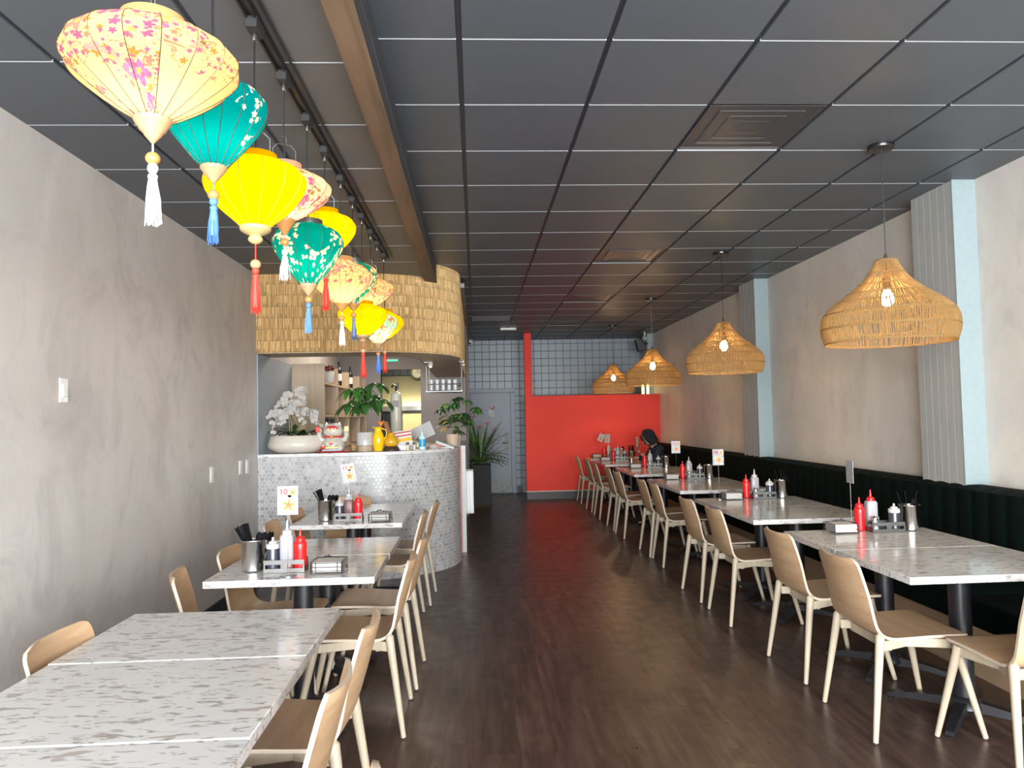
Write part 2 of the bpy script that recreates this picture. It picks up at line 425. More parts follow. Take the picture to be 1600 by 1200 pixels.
# suspended ceilings, tegular tiles in a tee grid
def ceiling(name, x0, x1, y0, y1, z, xo, yo, px, py, skip=()):
    mb = MB(); mb.box(x0, x1, y0, y1, z+.011, z+.05, 1)
    nx0 = math.floor((x0-xo)/px); nx1 = math.ceil((x1-xo)/px); ny0 = math.floor((y0-yo)/py); ny1 = math.ceil((y1-yo)/py); g = .0125
    for i in range(nx0, nx1):
        for j in range(ny0, ny1):
            if (i, j) in skip: continue
            a, b = max(x0, xo+i*px+g), min(x1, xo+(i+1)*px-g); c, d = max(y0, yo+j*py+g*.55), min(y1, yo+(j+1)*py-g*.55)
            if b-a < .02 or d-c < .02: continue
            vs = [(a,c,z),(b,c,z),(b,d,z),(a,d,z),(a,c,z+.011),(b,c,z+.011),(b,d,z+.011),(a,d,z+.011)]
            mb.add(vs, [(0,3,2,1),(0,1,5,4),(1,2,6,5),(2,3,7,6),(3,0,4,7)], [0, 2, 0, 0, 0])  # only the window-facing edge takes the painted-in light colour
    return struct(mb.build(name, [M['ceiling'], M['tee'], M['tile_edge_lit']], smooth=False))
PX, PY, XO, YO = .6215, .6385, -.04, 2.972
VENTS = ((2, 1), (2, 6), (2, 10), (2, 14)); LAY = (0, 13)
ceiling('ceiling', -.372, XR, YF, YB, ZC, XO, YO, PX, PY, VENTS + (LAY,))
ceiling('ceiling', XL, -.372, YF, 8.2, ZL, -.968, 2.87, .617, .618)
slab('ceiling', XL, -.1, 8.2, YB, 2.95, 3.0, M['grey_wall'])
# beam between the two ceilings: brown underside, dark upper cheek
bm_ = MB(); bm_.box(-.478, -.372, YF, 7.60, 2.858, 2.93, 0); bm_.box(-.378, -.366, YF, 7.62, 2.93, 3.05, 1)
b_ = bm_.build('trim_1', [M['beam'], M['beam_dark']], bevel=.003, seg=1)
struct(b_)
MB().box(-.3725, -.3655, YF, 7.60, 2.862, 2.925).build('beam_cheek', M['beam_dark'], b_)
for k in range(14):
    y = 1.2 + k*.47
    if k % 2 == 0: pass

# square supply vents with nested louvre frames
def make_vent():
    t = thing('ceiling_vent', '', 'ceiling vent', (0, 0, 0))
    MB().box(-.31, .31, -.315, .315, .055, .06).build('backing', M['black_matt'], t)
    for k, (h, z) in enumerate(((.30, 0.0), (.225, .004), (.155, .006), (.085, .008))):
        mb = MB(); w_ = .045 if k < 3 else .085; rise = .032
        for s in range(4):
            T = Matrix.Rotation(s*PI/2, 4, 'Z')
            vs = [T @ Vector(p) for p in ((-h, -h, z), (h, -h, z), (h-w_, -h+w_, z+rise), (-h+w_, -h+w_, z+rise), (-h, -h, z+.004), (h, -h, z+.004), (h-w_, -h+w_, z+rise+.004), (-h+w_, -h+w_, z+rise+.004))]
            mb.add(vs, [(0,1,2,3),(7,6,5,4),(0,4,5,1),(2,6,7,3)])
        mb.build('louvre', M['vent'], t, smooth=False)
    return t
M['vent'] = simple('dark_painted_vent_metal', (.075, .07, .07), .32)
vent0 = make_vent()
vlab = ('dark square louvred ceiling vent nearest the camera, largest of the row', 'dark square louvred ceiling vent, second in the row from the front', 'dark square ceiling vent, third in the row, before the grey wall', 'dark square ceiling vent furthest back, near the red post')
for k, (i, j) in enumerate(VENTS):
    loc = (XO+(i+.5)*PX, YO+(j+.5)*PY, ZC+.002)
    if k == 0: vent0.location = loc; tag(vent0, vlab[0], None, 'square ceiling vents over the aisle')
    else: dup(vent0, loc, 0, vlab[k], 'square ceiling vents over the aisle')
lx, ly = XO+(LAY[0]+.5)*PX, YO+(LAY[1]+.5)*PY
t = thing('lay_in_light', 'grey unlit lay-in ceiling light panel near the back wall', 'ceiling light', (lx, ly, ZC))
MB().box(-.30, .30, -.31, .31, .002, .012).build('diffuser', simple('frosted_diffuser', (.36, .42, .48), .4), t)
fr = MB(); fr.box(-.31, .31, -.318, -.30, -.003, .012).box(-.31, .31, .30, .318, -.003, .012).box(-.31, -.295, -.3, .3, -.003, .012).box(.295, .31, -.3, .3, -.003, .012); fr.build('frame', M['tee'], t)
t = thing('emergency_light', 'small white bar-shaped emergency light under the ceiling by the red post', 'emergency light', (.59, 12.74, 3.05))
MB().box(-.14, .14, -.03, .03, -.045, -.001).build('housing', M['white'], t, bevel=.006)
MB().box(-.12, .12, -.032, -.03, -.04, -.012).build('lens', simple('warm_clear_lens', (.8, .76, .68), .2), t)

# right wall piers faced with narrow boards
for k, (y0, y1) in enumerate(((4.815, 5.29), (8.40, 8.90), (14.0, 14.45))):
    mb = MB(); xf = 3.25 if k < 2 else 3.30
    mb.box(xf+.008, XR, y0+.004, y1, 0, ZC, 2)
    n = 6; bw = (y1-y0)/n
    for q in range(n): mb.box(xf, xf+.010, y0+q*bw+.004, y0+(q+1)*bw-.004, 0, ZC-.002, 0)
    mb.box(xf-.002, XR, y0-.004, y0+.004, 0, ZC, 1)
    struct(mb.build('trim_%d' % (k+2), [M['boards'], M['bluewhite'], M['board_line']], smooth=False))

# red half-height partition with post
t = MB(); t.box(.912, XR, 13.6, 13.74, .15, 1.885).box(.912, 1.045, 13.6, 13.74, 1.885, ZC)
struct(t.build('wall_partition', M['red_paint'], bevel=.003, seg=1))
slab('baseboard_partition', .912, XR, 13.585, 13.75, 0, .135, M['base_dark'])
slab('trim_5', .905, XR, 13.58, 13.752, .135, .15, M['white'])

# grey door in the back wall
dm = MB(); dm.box(-.10, .70, YB-.035, YB-.004, .02, 2.0); d = struct(dm.build('door_1', M['door_grey'], bevel=.003, seg=1))
f = MB(); f.box(.70, .795, YB-.055, YB, 0, 1.999).box(-.20, -.10, YB-.055, YB, 0, 1.999).box(-.20, .795, YB-.055, YB, 2.0, 2.085)
f.build('door_frame', M['door_grey'], d, bevel=.004)
MB().box(.27, .69, YB-.042, YB-.035, .025, .245).build('kick_plate', simple('scuffed_steel', (.36, .36, .35), .65, .2, .3, 14), d)
h = MB().box(.58, .655, YB-.043, YB-.035, .82, 1.21).build('handle_plate', simple('satin_plate', (.34, .33, .30), .6), d)
hm = MB(); hm.tube([(.625, YB-.04, 1.0), (.625, YB-.09, 1.0), (.52, YB-.095, 1.0)], .011, 8); hm.build('lever', M['chrome'], h)
t = thing('door_sign', 'small dark door sign with white pictograms on the grey door', 'sign', (.32, YB-.036, 1.60))
MB().cbox((0, -.003, 0), (.15, .005, .17)).build('sign_plate', simple('grey_sign', (.16, .17, .19), .4), t, bevel=.002)
s_ = MB()
for q in range(3):
    x = -.045+q*.032; s_.ball((x, -.007, .055), .009, 8, 5, sc=(1, .3, 1)); s_.cbox((x, -.007, .025), (.014, .003, .04)); s_.cbox((x, -.007, -.005), (.008, .003, .03))
for q in range(3): s_.cbox((.0, -.007, -.035-q*.018), (.09-q*.015, .002, .006))
s_.build('pictograms', M['white'], t)
# ---------------------------------------------------------------- bar: counter, reed bulkhead, back bar
CX, CY, RR = -1.10, 8.02, .96
def bar_path(r_, yend, n=26):
    """plan curve: along the front from the left wall, round the corner, back along the side"""
    pts = [(XL+.002, CY-r_)]
    for i in range(8): pts.append((XL + (CX-XL)*(i+1)/8, CY-r_))
    for i in range(1, n+1):
        a = PI/2*i/n; pts.append((CX + r_*math.sin(a), CY - r_*math.cos(a)))
    m_ = max(1, int((yend-CY)/.25))
    for i in range(1, m_+1): pts.append((CX+r_, CY + (yend-CY)*i/m_))
    return pts
def wall_sweep(mb, path_o, path_i, z0, z1, m_out=0, m_in=0, m_top=0, m_bot=0, m_end=0):
    L = [0]
    for a, b in zip(path_o, path_o[1:]): L.append(L[-1] + math.dist(a, b))
    for k in range(len(path_o)-1):
        o0, o1, i0, i1 = path_o[k], path_o[k+1], path_i[k], path_i[k+1]
        mb.add([(*o0, z0), (*o1, z0), (*o1, z1), (*o0, z1)], [(0,1,2,3)], m_out, [((L[k], z0), (L[k+1], z0), (L[k+1], z1), (L[k], z1))])
        mb.add([(*i0, z0), (*i1, z0), (*i1, z1), (*i0, z1)], [(3,2,1,0)], m_in)
        mb.add([(*o0, z1), (*o1, z1), (*i1, z1), (*i0, z1)], [(0,1,2,3)], m_top)
        mb.add([(*o0, z0), (*o1, z0), (*i1, z0), (*i0, z0)], [(3,2,1,0)], m_bot)
    for k in (0, -1):
        mb.add([(*path_o[k], z0), (*path_o[k], z1), (*path_i[k], z1), (*path_i[k], z0)], [(0,1,2,3) if k else (3,2,1,0)], m_end)
YE = 8.42
bar = thing('bar_counter', 'curved bar counter clad in small round grey marble tiles under a pale speckled top', 'bar counter', (0, 0, 0))
mb = MB(); wall_sweep(mb, bar_path(RR-.035, YE), bar_path(RR-.165, YE), .0, 1.165, 0, 1, 1, 1, 1)
mb.build('tiled_front', [M['penny'], M['white']], bar, ang=50)
mb = MB(); wall_sweep(mb, bar_path(RR-.028, YE-.012), bar_path(RR-.52, YE-.012), 1.167, 1.200)
mb.build('countertop', [M['quartz']], bar, bevel=.002, seg=1)
MB().box(-.174, -.124, YE+.002, YE+.03, .0, 1.195).build('end_trim', M['white'], bar)
MB().box(-.1745, -.169, YE-.02, YE+.001, .01, 1.16).build('red_edge_strip', M['red_plastic'], bar)
# under counter cabinet along the aisle side of the bar, with rail and towel
cab = thing('back_bar_cabinet', 'white cabinet side behind the end of the tiled bar counter', 'cabinet', (-.45, 10.0, 0))
MB().box(-.42, .28, -1.45, 1.5, .0, 1.12).build('body', simple('white_laminate', (.62, .62, .60), .4), cab, bevel=.004)
MB().box(-.44, .30, -1.47, 1.5, 1.122, 1.155).build('worktop', M['steel'], cab, bevel=.003)
rl = MB(); rl.tube([(.28, -1.40, .90), (.425, -1.40, .90), (.425, -1.34, .90), (.28, -1.34, .90)], .007, 8); rl.build('towel_rail', M['chrome'], cab)
tw = MB()
def towel(u, v):
    a = (v-.5)*2; x = -.132+.092*u; z = .911 - abs(a)*.50; y = 8.60 + (.020 if a > 0 else -.020)*min(1, abs(a)*8) + .004*math.sin(u*17+v*5)
    return (x, y, z)
tw.grid(towel, 16, 24); o = tw.build('hanging_towel', simple('white_terry_cloth', (.78, .78, .77), .9), None); sm = o.modifiers.new('thickness', 'SOLIDIFY'); sm.thickness = .006
tag(o, 'white towel hanging over the rail beside the end of the bar', 'towel')

# reed-clad bulkhead over the bar: corrugated reeds are real geometry
bulk = thing('reed_bulkhead', 'tall curved bulkhead over the bar clad in golden split reeds', 'bulkhead', (0, 0, 0))
def fine_path(r_, yend, step):
    seg = [(CX-XL), PI/2*r_, yend-CY]; tot = sum(seg); n = int(tot/step); out = []
    for i in range(n+1):
        d = tot*i/n
        if d < seg[0]: out.append((XL+d, CY-r_, 0, -1, d))
        elif d < seg[0]+seg[1]:
            a = (d-seg[0])/r_; out.append((CX+r_*math.sin(a), CY-r_*math.cos(a), math.sin(a), -math.cos(a), d))
        else: out.append((CX+r_, CY+(d-seg[0]-seg[1]), 1, 0, d))
    return out
fp = fine_path(RR-.012, 11.6, .0085/3); mb = MB(); random.seed(3)
def ztop(x): return ZL if x < -.42 else ZC
jit = {}
for k in range(len(fp)-1):
    q = []
    for (x, y, nx, ny, d) in (fp[k], fp[k+1]):
        off = (.0, .006, .006)[int(round(d/(.0085/3))) % 3]
        q.append((x+nx*off, y+ny*off, d))
    zt = ztop(q[0][0]) - .001
    (x0, y0, d0), (x1, y1, d1) = q; r0 = int(d0/.0085)
    if r0 not in jit: jit[r0] = random.uniform(-.006, .006)
    zb = 2.152 + jit[r0]
    mb.add([(x0, y0, zb), (x1, y1, zb), (x1, y1, zt), (x0, y0, zt)], [(0,1,2,3)], 0, [((d0, zb), (d1, zb), (d1, zt), (d0, zt))])
mb.build('reed_cladding', [M['reed']], bulk, smooth=False, weld=False)
mb = MB(); wall_sweep(mb, bar_path(RR-.016, 11.6), bar_path(RR-.05, 11.6), 2.165, 2.895); mb.build('backing_board', [M['oak']], bulk)
mb = MB(); wall_sweep(mb, bar_path(RR-.02, 11.6), bar_path(RR-.44, 11.6), 2.148, 2.164); mb.build('soffit', [M['oak']], bulk)
mb = MB(); wall_sweep(mb, bar_path(RR-.44, 11.6), bar_path(RR-.46, 11.6), 2.148, 2.895); mb.build('inner_fascia', [M['grey_wall']], bulk)
# wall behind the bar with a pass-through to the kitchen
mb = MB(); yw = 11.6
mb.box(XL, -1.46, yw, yw+.12, 0, 2.95).box(-.845, -.135, yw, yw+.12, 0, 2.95).box(-1.46, -.845, yw, yw+.12, 2.285, 2.95).box(-1.46, -.845, yw, yw+.12, 0, 1.10)
struct(mb.build('wall_bar', M['grey_wall']))
struct(MB().box(-.145, -.125, 13.4, YB, 0, 2.95).box(-.145, -.125, yw, 12.6, 0, 2.95).build('wall_corridor', M['grey_wall']))  # stretch next to the bar wall added to hold back leaking kitchen light
struct(MB().box(XL-.12, XL, yw, YB, 0, 3.2).build('wall_kitchen', M['blue_grey']))
struct(MB().box(XL+.002, XL+.012, 7.08, 11.58, 1.2, 2.14).build('trim_6', M['blue_grey']))
# kitchen seen through the opening
t = thing('kitchen_hood', 'stainless kitchen extraction hood lit yellow, seen through the pass-through', 'extractor hood', (-1.1, 14.2, 0))
hm = MB(); hm.add([(-.8,-.45,1.72),(.75,-.45,1.72),(.75,.5,1.72),(-.8,.5,1.72),(-.7,-.2,2.32),(.65,-.2,2.32),(.65,.5,2.32),(-.7,.5,2.32)], [(0,3,2,1),(4,5,6,7),(0,1,5,4),(1,2,6,5),(2,3,7,6),(3,0,4,7)])
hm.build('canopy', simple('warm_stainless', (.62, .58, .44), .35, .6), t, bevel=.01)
MB().box(-.8, .75, -.47, -.452, 1.66, 1.75).build('lip', M['steel'], t)
t = thing('kitchen_cabinet', 'pale yellow kitchen cupboard in the lit kitchen beyond the pass-through', 'cabinet', (-.95, 13.3, 0))
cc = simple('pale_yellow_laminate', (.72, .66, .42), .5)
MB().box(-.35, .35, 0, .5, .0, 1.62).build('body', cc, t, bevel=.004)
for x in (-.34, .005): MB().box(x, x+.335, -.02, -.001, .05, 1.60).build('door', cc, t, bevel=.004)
MB().box(-.36, .36, -.03, .5, 1.622, 1.66).build('top_shelf', M['black'], t)
t = thing('round_wall_clock', 'round dark-rimmed clock high on the wall above the kitchen opening', 'clock', (-1.07, 13.9, 2.38), 0)
# a ring facing the room
T = Matrix.Rotation(PI/2, 4, 'X')
mbk = MB(); mbk.lathe([(.10, 0), (.13, 0), (.13, .03), (.10, .03)], 32, T=T); mbk.build('rim', M['black'], t)
mbk = MB(); mbk.lathe([(.0001, .008), (.10, .008)], 32, T=T); mbk.build('face', M['cream'], t)
mbk = MB(); mbk.cbox((0, -.012, .03), (.008, .004, .07)).cbox((.03, -.014, 0), (.06, .004, .008)); mbk.build('hands', M['black'], t)
t = thing('dispenser_tank', 'tall clear cylindrical drinks dispenser with black tap head in the pass-through', 'dispenser', (-1.235, 11.66, 1.10))
mbk = MB(); mbk.lathe([(.082, .002), (.09, .02), (.09, .72), (.075, .80), (.03, .84), (.02, .85)], 28, close_bot=True); mbk.build('cylinder', simple('frosted_acrylic', (.62, .64, .56), .25), t)
mbk = MB(); mbk.tube([(0, 0, .85), (0, 0, .93), (-.05, 0, .95), (-.06, 0, .90)], .016, 8); mbk.cbox((.03, 0, .93), (.03, .03, .10)); mbk.build('tap_head', M['black'], t)
MB().box(-.05, .05, -.094, -.09, .60, .70).build('tank_label', simple('grey_label', (.3, .3, .3), .5), t)
t = thing('exit_strip', 'small green glowing strip under the bulkhead over the bar', 'light', (-.92, 8.35, 2.17)); 
MB().box(-.06, .06, -.01, .01, -.012, .0).build('lens', emis('green_glow', (.05, .9, .35), 1.2), t)
MB().box(-.065, .065, -.014, .014, .0005, .012).build('housing', M['white'], t)
t = thing('spot_lamp', 'small warm spot lamp on the ceiling edge beside the hanging glass rack', 'lamp', (-.50, 8.42, 2.1485))
mbk = MB(); mbk.lathe([(.022, -.05), (.03, -.045), (.024, .0)], 14, close_bot=True, close_top=True); mbk.build('body', M['cream'], t)
MB().ball((0, 0, -.052), .016, 10, 6).build('bulb', emis('warm_bulb', (1, .75, .4), 3), t)

# oak shelf unit along the left wall behind the bar
su = thing('shelf_unit', 'tall pale oak cube shelving against the left wall behind the bar', 'shelving', (XL, 8.40, 0))
ys = [0, .80, 1.59, 2.50, 3.16]; W = .37
MB().box(.004, W, -.03, 0, 0, 2.145).build('end_panel', M['oak'], su, bevel=.001, seg=1)
for y in ys[1:]: MB().box(.02, W, y-.012, y+.012, 1.0, 2.145).build('divider', M['oak'], su)
for z in (1.18, 1.56, 1.93): MB().box(.02, W, .0, ys[-1], z-.012, z+.012).build('shelf_board', M['oak'], su)
MB().box(.006, .018, .0, ys[-1], 0, 2.14).build('back_panel', M['oak'], su)
MB().box(.02, W, .0, ys[-1], 0, 1.16).build('cupboard', M['oak'], su)
def shelf_item(y, z, x=.30): return (XL+x, 8.40+y, z+.012)
t = thing('white_vase', 'white crumpled vase with dark red flowers on the upper oak shelf', 'vase', shelf_item(.42, 1.93, .33)); 
mbk = MB(); mbk.lathe([(.035, 0), (.05, .01), (.062, .06), (.068, .12), (.064, .14), (.055, .12)], 9, close_bot=True); mbk.build('vase_body', M['white'], t)
mbk = MB(); random.seed(5)
for q in range(26):
    a = random.uniform(0, 2*PI); r_ = random.uniform(0, .08); mbk.ball((r_*math.cos(a), r_*math.sin(a), .16+random.uniform(0, .05)), random.uniform(.014, .025), 7, 5, sc=(1, 1, .6))
mbk.build('flowers', simple('dark_red_petals', (.10, .01, .015), .7), t)
def bottle_wine(loc, lab, h=.30):
    t = thing('wine_bottle', lab, 'bottle', loc, 0, 'wine bottles on the oak shelves')
    mbk = MB(); mbk.lathe([(.03, 0), (.037, .006), (.037, .19), (.03, .215), (.013, .235), (.013, .29), (.015, .292), (.015, .30)], 18, close_bot=True, close_top=True); mbk.build('bottle_body', M['black_gloss'], t)
    mbk = MB(); mbk.lathe([(.0376, .06), (.0376, .15)], 18); mbk.build('label_paper', M['paper'], t)
    return t
bottle_wine(shelf_item(1.02, 1.93, .34), 'dark wine bottle standing in the second upper bay of the oak shelves')
bottle_wine(shelf_item(1.85, 1.93, .34), 'dark wine bottle in the third upper bay of the oak shelves, above the plant leaves')
for k, (y, h, w_) in enumerate(((.30, .34, .05), (.46, .33, .045), (.60, .33, .05))):
    t = thing('menu_folder', ('leftmost black folder with a pale window standing in the lower oak bay', 'middle black folder standing in the lower oak bay', 'rightmost black folder leaning in the lower oak bay')[k], 'folder', shelf_item(y, 1.18, .31), 0, 'black folders on the oak shelf')
    MB().box(-.10, .05, -w_/2, w_/2, .001, h).build('cover', M['black'], t, bevel=.003)
    MB().box(.0505, .052, -w_/2+.012, w_/2-.012, .04, h-.04).build('pages', M['cream'] if k == 0 else M['grey_wall'], t)
# chrome rack with hanging glasses under the soffit
rk = thing('glass_rack', 'chrome hanging glass rack fixed under the bulkhead at the end of the bar', 'rack', (-.34, 8.6, 2.148))
for sx in (-.21, .19):
    for sy in (-.16, .35):
        m_ = MB(); m_.tube([(sx, sy, 0), (sx, sy, -.33)], .008, 8); m_.cbox((sx, sy, -.004), (.05, .03, .006)); m_.build('post', M['chrome'], rk)
m_ = MB()
for z in (-.33, -.255):
    for sy in (-.16, .35): m_.tube([(-.21, sy, z), (.19, sy, z)], .006, 6)
    for sx in (-.21, .19): m_.tube([(sx, -.16, z), (sx, .35, z)], .006, 6)
m_.build('rails', M['chrome'], rk)
MB().box(-.21, .19, -.16, .35, -.338, -.332).build('shelf_plate', M['steel'], rk)
gi = 0
for ix in range(5):
    for iy in range(3):
        g = MB(); g.lathe([(.001, .002), (.024, .002), (.030, .13), (.028, .13), (.022, .008), (.001, .008)], 14)
        o = g.mesh('drinking_glass', M['glass']) if gi == 0 else o
        ob = bpy.data.objects.new('drinking_glass', o); C.objects.link(ob); ob.location = (-.50+ix*.068, 8.50+iy*.12, 2.148-.331)
        tag(ob, 'small clear drinking glass standing in the hanging chrome rack', 'glass', 'glasses in the hanging rack'); gi += 1

# ---------------------------------------------------------------- banquette on the right
bq = thing('banquette', 'long dark green channel-tufted velvet banquette along the right wall', 'banquette', (0, 0, 0))
by0, by1 = 2.2, 13.58
def channel(u, v):
    y = by0 + (by1-by0)*u
    k = (y-by0)/.155; b = abs(math.sin(PI*k)) ** .5
    if v < .72: z = .44 + (.985-.44)*(v/.72); x = 3.205 - .016*b + (.985-z)*-.02
    else:
        a = (v-.72)/.28; z = .985 + .012*math.sin(a*PI)*b; x = 3.205-.016*b*(1-a) + a*(XR-.004-3.205)
    return (x, y, z)
m_ = MB(); m_.grid(channel, 74*8, 10, uv=False); m_.add([(3.2,by0,.2),(XR-.004,by0,.2),(XR-.004,by0,.985),(3.2,by0,.985)], [(0,1,2,3)]); m_.build('backrest', M['velvet'], bq, ang=50)
for k in range(6):
    a = by0 + (by1-by0)*k/6; b = by0 + (by1-by0)*(k+1)/6
    MB().box(2.70, 3.21, a+.004, b-.004, .30, .455).build('seat_cushion', M['velvet'], bq, bevel=.025, seg=3)
MB().box(2.78, 3.40, by0+.02, by1, 0, .298).build('base', M['bench_base'], bq)
# ---------------------------------------------------------------- chair
def make_chair():
    t = thing('dining_chair', '', 'chair')
    # side profile of the moulded shell, front edge of the seat to top of the back
    key = [(.235, .447), (.215, .456), (.14, .455), (.04, .450), (-.06, .446), (-.13, .447), (-.175, .460), (-.205, .492), (-.223, .54), (-.245, .62), (-.270, .71), (-.292, .785), (-.297, .805)]
    # resample
    L = [0]
    for a, b in zip(key, key[1:]): L.append(L[-1]+math.dist(a, b))
    tot = L[-1]; NS, NU = 44, 14
    def prof(s):
        d = s*tot
        for i in range(len(key)-1):
            if d <= L[i+1]+1e-9:
                f = (d-L[i])/(L[i+1]-L[i]); p0, p1, p2, p3 = key[max(0,i-1)], key[i], key[i+1], key[min(len(key)-1,i+2)]
                cr = lambda a,b,c,e: .5*((2*b)+(c-a)*f+(2*a-5*b+4*c-e)*f*f+(3*b-a-3*c+e)*f**3)
                return Vector((cr(p0[0],p1[0],p2[0],p3[0]), 0, cr(p0[1],p1[1],p2[1],p3[1])))
    def halfw(s):
        d = s*tot; w_ = .222 - .014*min(1, d/.30) if d < .30 else .208
        if d > .42: w_ = .208 - .012*min(1, (d-.42)/.3)
        for dd, r_ in ((d, .05), (tot-d, .055)):
            if dd < r_: w_ -= r_ - math.sqrt(max(0, r_*r_-(r_-dd)**2))
        return w_
    def mid(u, s):
        p = prof(s); h = halfw(s); a = (u*2-1); d = s*tot
        tn = (prof(min(1, s+.01))-prof(max(0, s-.01))).normalized(); nrm = Vector((-tn.z, 0, tn.x)) # points up / forward
        if nrm.z < -.2: nrm = -nrm
        bend = .030*max(0, min(1, (d-.36)/.25)); dish = .006*max(0, 1-abs(d-.2)/.25)
        q = p + Vector((0, a*h, 0)) + nrm*((a*a)*bend + a*a*dish - .3*bend)
        return q, nrm
    th = .0065; top = []; bot = []
    for i in range(NS+1):
        ra, rb = [], []
        for j in range(NU+1):
            q, n_ = mid(j/NU, (i/NS)); 
            n2 = Vector((n_.x, 0, n_.z)); ra.append(q+n2*th); rb.append(q-n2*th)
        top.append(ra); bot.append(rb)
    m_ = MB(); W_ = NU+1
    vs = [v for r_ in top for v in r_] + [v for r_ in bot for v in r_]; off = (NS+1)*W_; fs = []; ms = []
    for i in range(NS):
        for j in range(NU):
            a = i*W_+j; fs.append((a, a+1, a+W_+1, a+W_)); ms.append(0)
            fs.append((off+a, off+a+W_, off+a+W_+1, off+a+1)); ms.append(0)
    for i in range(NS):
        for a, b in ((i*W_, (i+1)*W_), (i*W_+NU, (i+1)*W_+NU)): fs.append((a, b, b+off, a+off)); ms.append(1)
    for j in range(NU):
        for a, b in ((j, j+1), (NS*W_+j, NS*W_+j+1)): fs.append((a, b, b+off, a+off)); ms.append(1)
    m_.add(vs, fs, ms); me_o = m_.build('seat_shell', [M['ply'], M['ply_edge']], t, ang=40)
    bm = bmesh.new(); bm.from_mesh(me_o.data); bmesh.ops.recalc_face_normals(bm, faces=bm.faces); bm.to_mesh(me_o.data); bm.free()
    # legs
    for sx in (-1, 1):
        for sy in (-1, 1):
            if sx < 0: a, b = Vector((-.185, sy*.200, .462)), Vector((-.250, sy*.245, .006))
            else: a, b = Vector((.165, sy*.190, .440)), Vector((.262, sy*.245, .006))
            n = 6; pts = [a.lerp(b, q/n) for q in range(n+1)]; rs = [.0205-.0085*q/n for q in range(n+1)]
            if sx < 0: pts = [a + Vector((.002, 0, .012))] + pts; rs = [.013] + rs
            g = MB(); g.tube(pts, rs, 14); lg = g.build('leg', M['ash'], t, ang=60)
            g = MB(); g.tube([(b.x, b.y, .0075), (b.x, b.y, .0)], [.010, .010], 10); g.build('glide', M['rubber'], lg)
    fr = MB()
    def rail(a, b, w_, h):
        a, b = Vector(a), Vector(b); d = (b-a); l = d.length; ang_ = math.atan2(d.y, d.x); el = math.asin(d.z/l)
        T = Matrix.Translation((a+b)/2) @ Matrix.Rotation(ang_, 4, 'Z') @ Matrix.Rotation(-el, 4, 'Y'); fr.box(-l/2, l/2, -w_/2, w_/2, -h/2, h/2, 0, T)
    for sy in (-1, 1):
        rail((-.178, sy*.192, .415), (-.05, sy*.150, .420), .024, .045); rail((-.05, sy*.150, .420), (.172, sy*.186, .415), .022, .042)
    rail((-.125, -.172, .408), (-.125, .172, .408), .022, .045); rail((.165, -.185, .415), (.165, .185, .415), .022, .042)
    fr.build('seat_frame', M['ash'], t, bevel=.003, seg=1)
    return t
CH = make_chair(); used = [False]
def chair(x, y, rz, label, group):
    if not used[0]:
        used[0] = True; CH.location = (x, y, 0); CH.rotation_euler = (0, 0, rz); CH['label'] = label; CH['group'] = group; return CH
    return dup(CH, (x, y, 0), rz, label, group)
# centre of the chair is .015 ahead of its rear-foot line plus .25
GR, GL, GW = 'aisle chairs at the bench-side tables', 'aisle chairs at the left tables', 'chairs on the wall side of the left tables'
RC = [(2.02, 3.57, 0, 'oak chair nearest the camera among those facing the bench, at the front table'),
      (2.03, 4.32, 1, 'oak chair facing the bench, the further of the two at the front table'),
      (2.01, 5.44, 0, 'oak chair facing the bench, nearer of the two at the second bench table'),
      (2.00, 6.12, 1, 'oak chair facing the bench, further of the two at the second bench table'),
      (2.06, 7.48, -1, 'oak chair facing the bench, nearer of the two at the third bench table'),
      (2.05, 8.02, 0, 'oak chair facing the bench, further of the two at the third bench table'),
      (2.01, 9.22, 1, 'oak chair facing the bench, nearer of the two at the fourth bench table'),
      (2.01, 9.86, 0, 'oak chair facing the bench, further of the two at the fourth bench table'),
      (2.01, 10.95, 0, 'oak chair facing the bench, nearer of the two at the table where the person sits'),
      (2.01, 11.73, 1, 'oak chair facing the bench, further of the two at the table where the person sits'),
      (2.02, 12.90, 0, 'oak chair facing the bench, last one against the red wall')]
for x, y, a, lab in RC: chair(x, y, R(a*1.5), lab, GR)
chair(2.335, 3.115, R(91), 'oak chair cut off by the right edge of the photo', 'chairs at the right edge of the photo')
LC = [(-.490, 1.40, 181, 'oak chair at the very bottom of the photo beside the bare front tables'),
      (-.665, 2.08, 180, 'oak chair with the nearest whole curved back, beside the bare front tables'),
      (-.66, 2.66, 180, 'oak chair beside the furthest bare front table, left side of the aisle'),
      (-.62, 3.83, 181, 'oak aisle chair at the middle left table, nearer one'),
      (-.60, 4.46, 179, 'oak aisle chair at the middle left table, further one'),
      (-.68, 5.63, 180, 'oak aisle chair at the left table closest to the bar, nearer one'),
      (-.63, 6.31, 178, 'oak aisle chair beside the tiled bar, last of the left row')]
for x, y, a, lab in LC: chair(x, y, R(a), lab, GL)
LW = [(-1.14, 2.60, 0, 'oak chair by the left wall at the bare front tables, whole top edge showing'),
      (-1.14, 3.66, 14, 'oak chair by the left wall turned at an angle, second from the front'),
      (-1.11, 4.24, 0, 'oak chair by the left wall, half hidden behind a steel bucket'),
      (-1.165, 5.30, 0, 'oak chair by the left wall behind the upright number card'),
      (-1.165, 5.99, -2, 'oak chair by the left wall closest to the bar')]
for x, y, a, lab in LW: chair(x, y, R(a), lab, GW)
chair(-1.16, 6.62, R(-90), 'oak chair with its back to the tiled bar, at the table end', GW)
chair(-1.12, 1.75, 0, 'oak chair by the left wall at the lower left edge of the photo', GW)

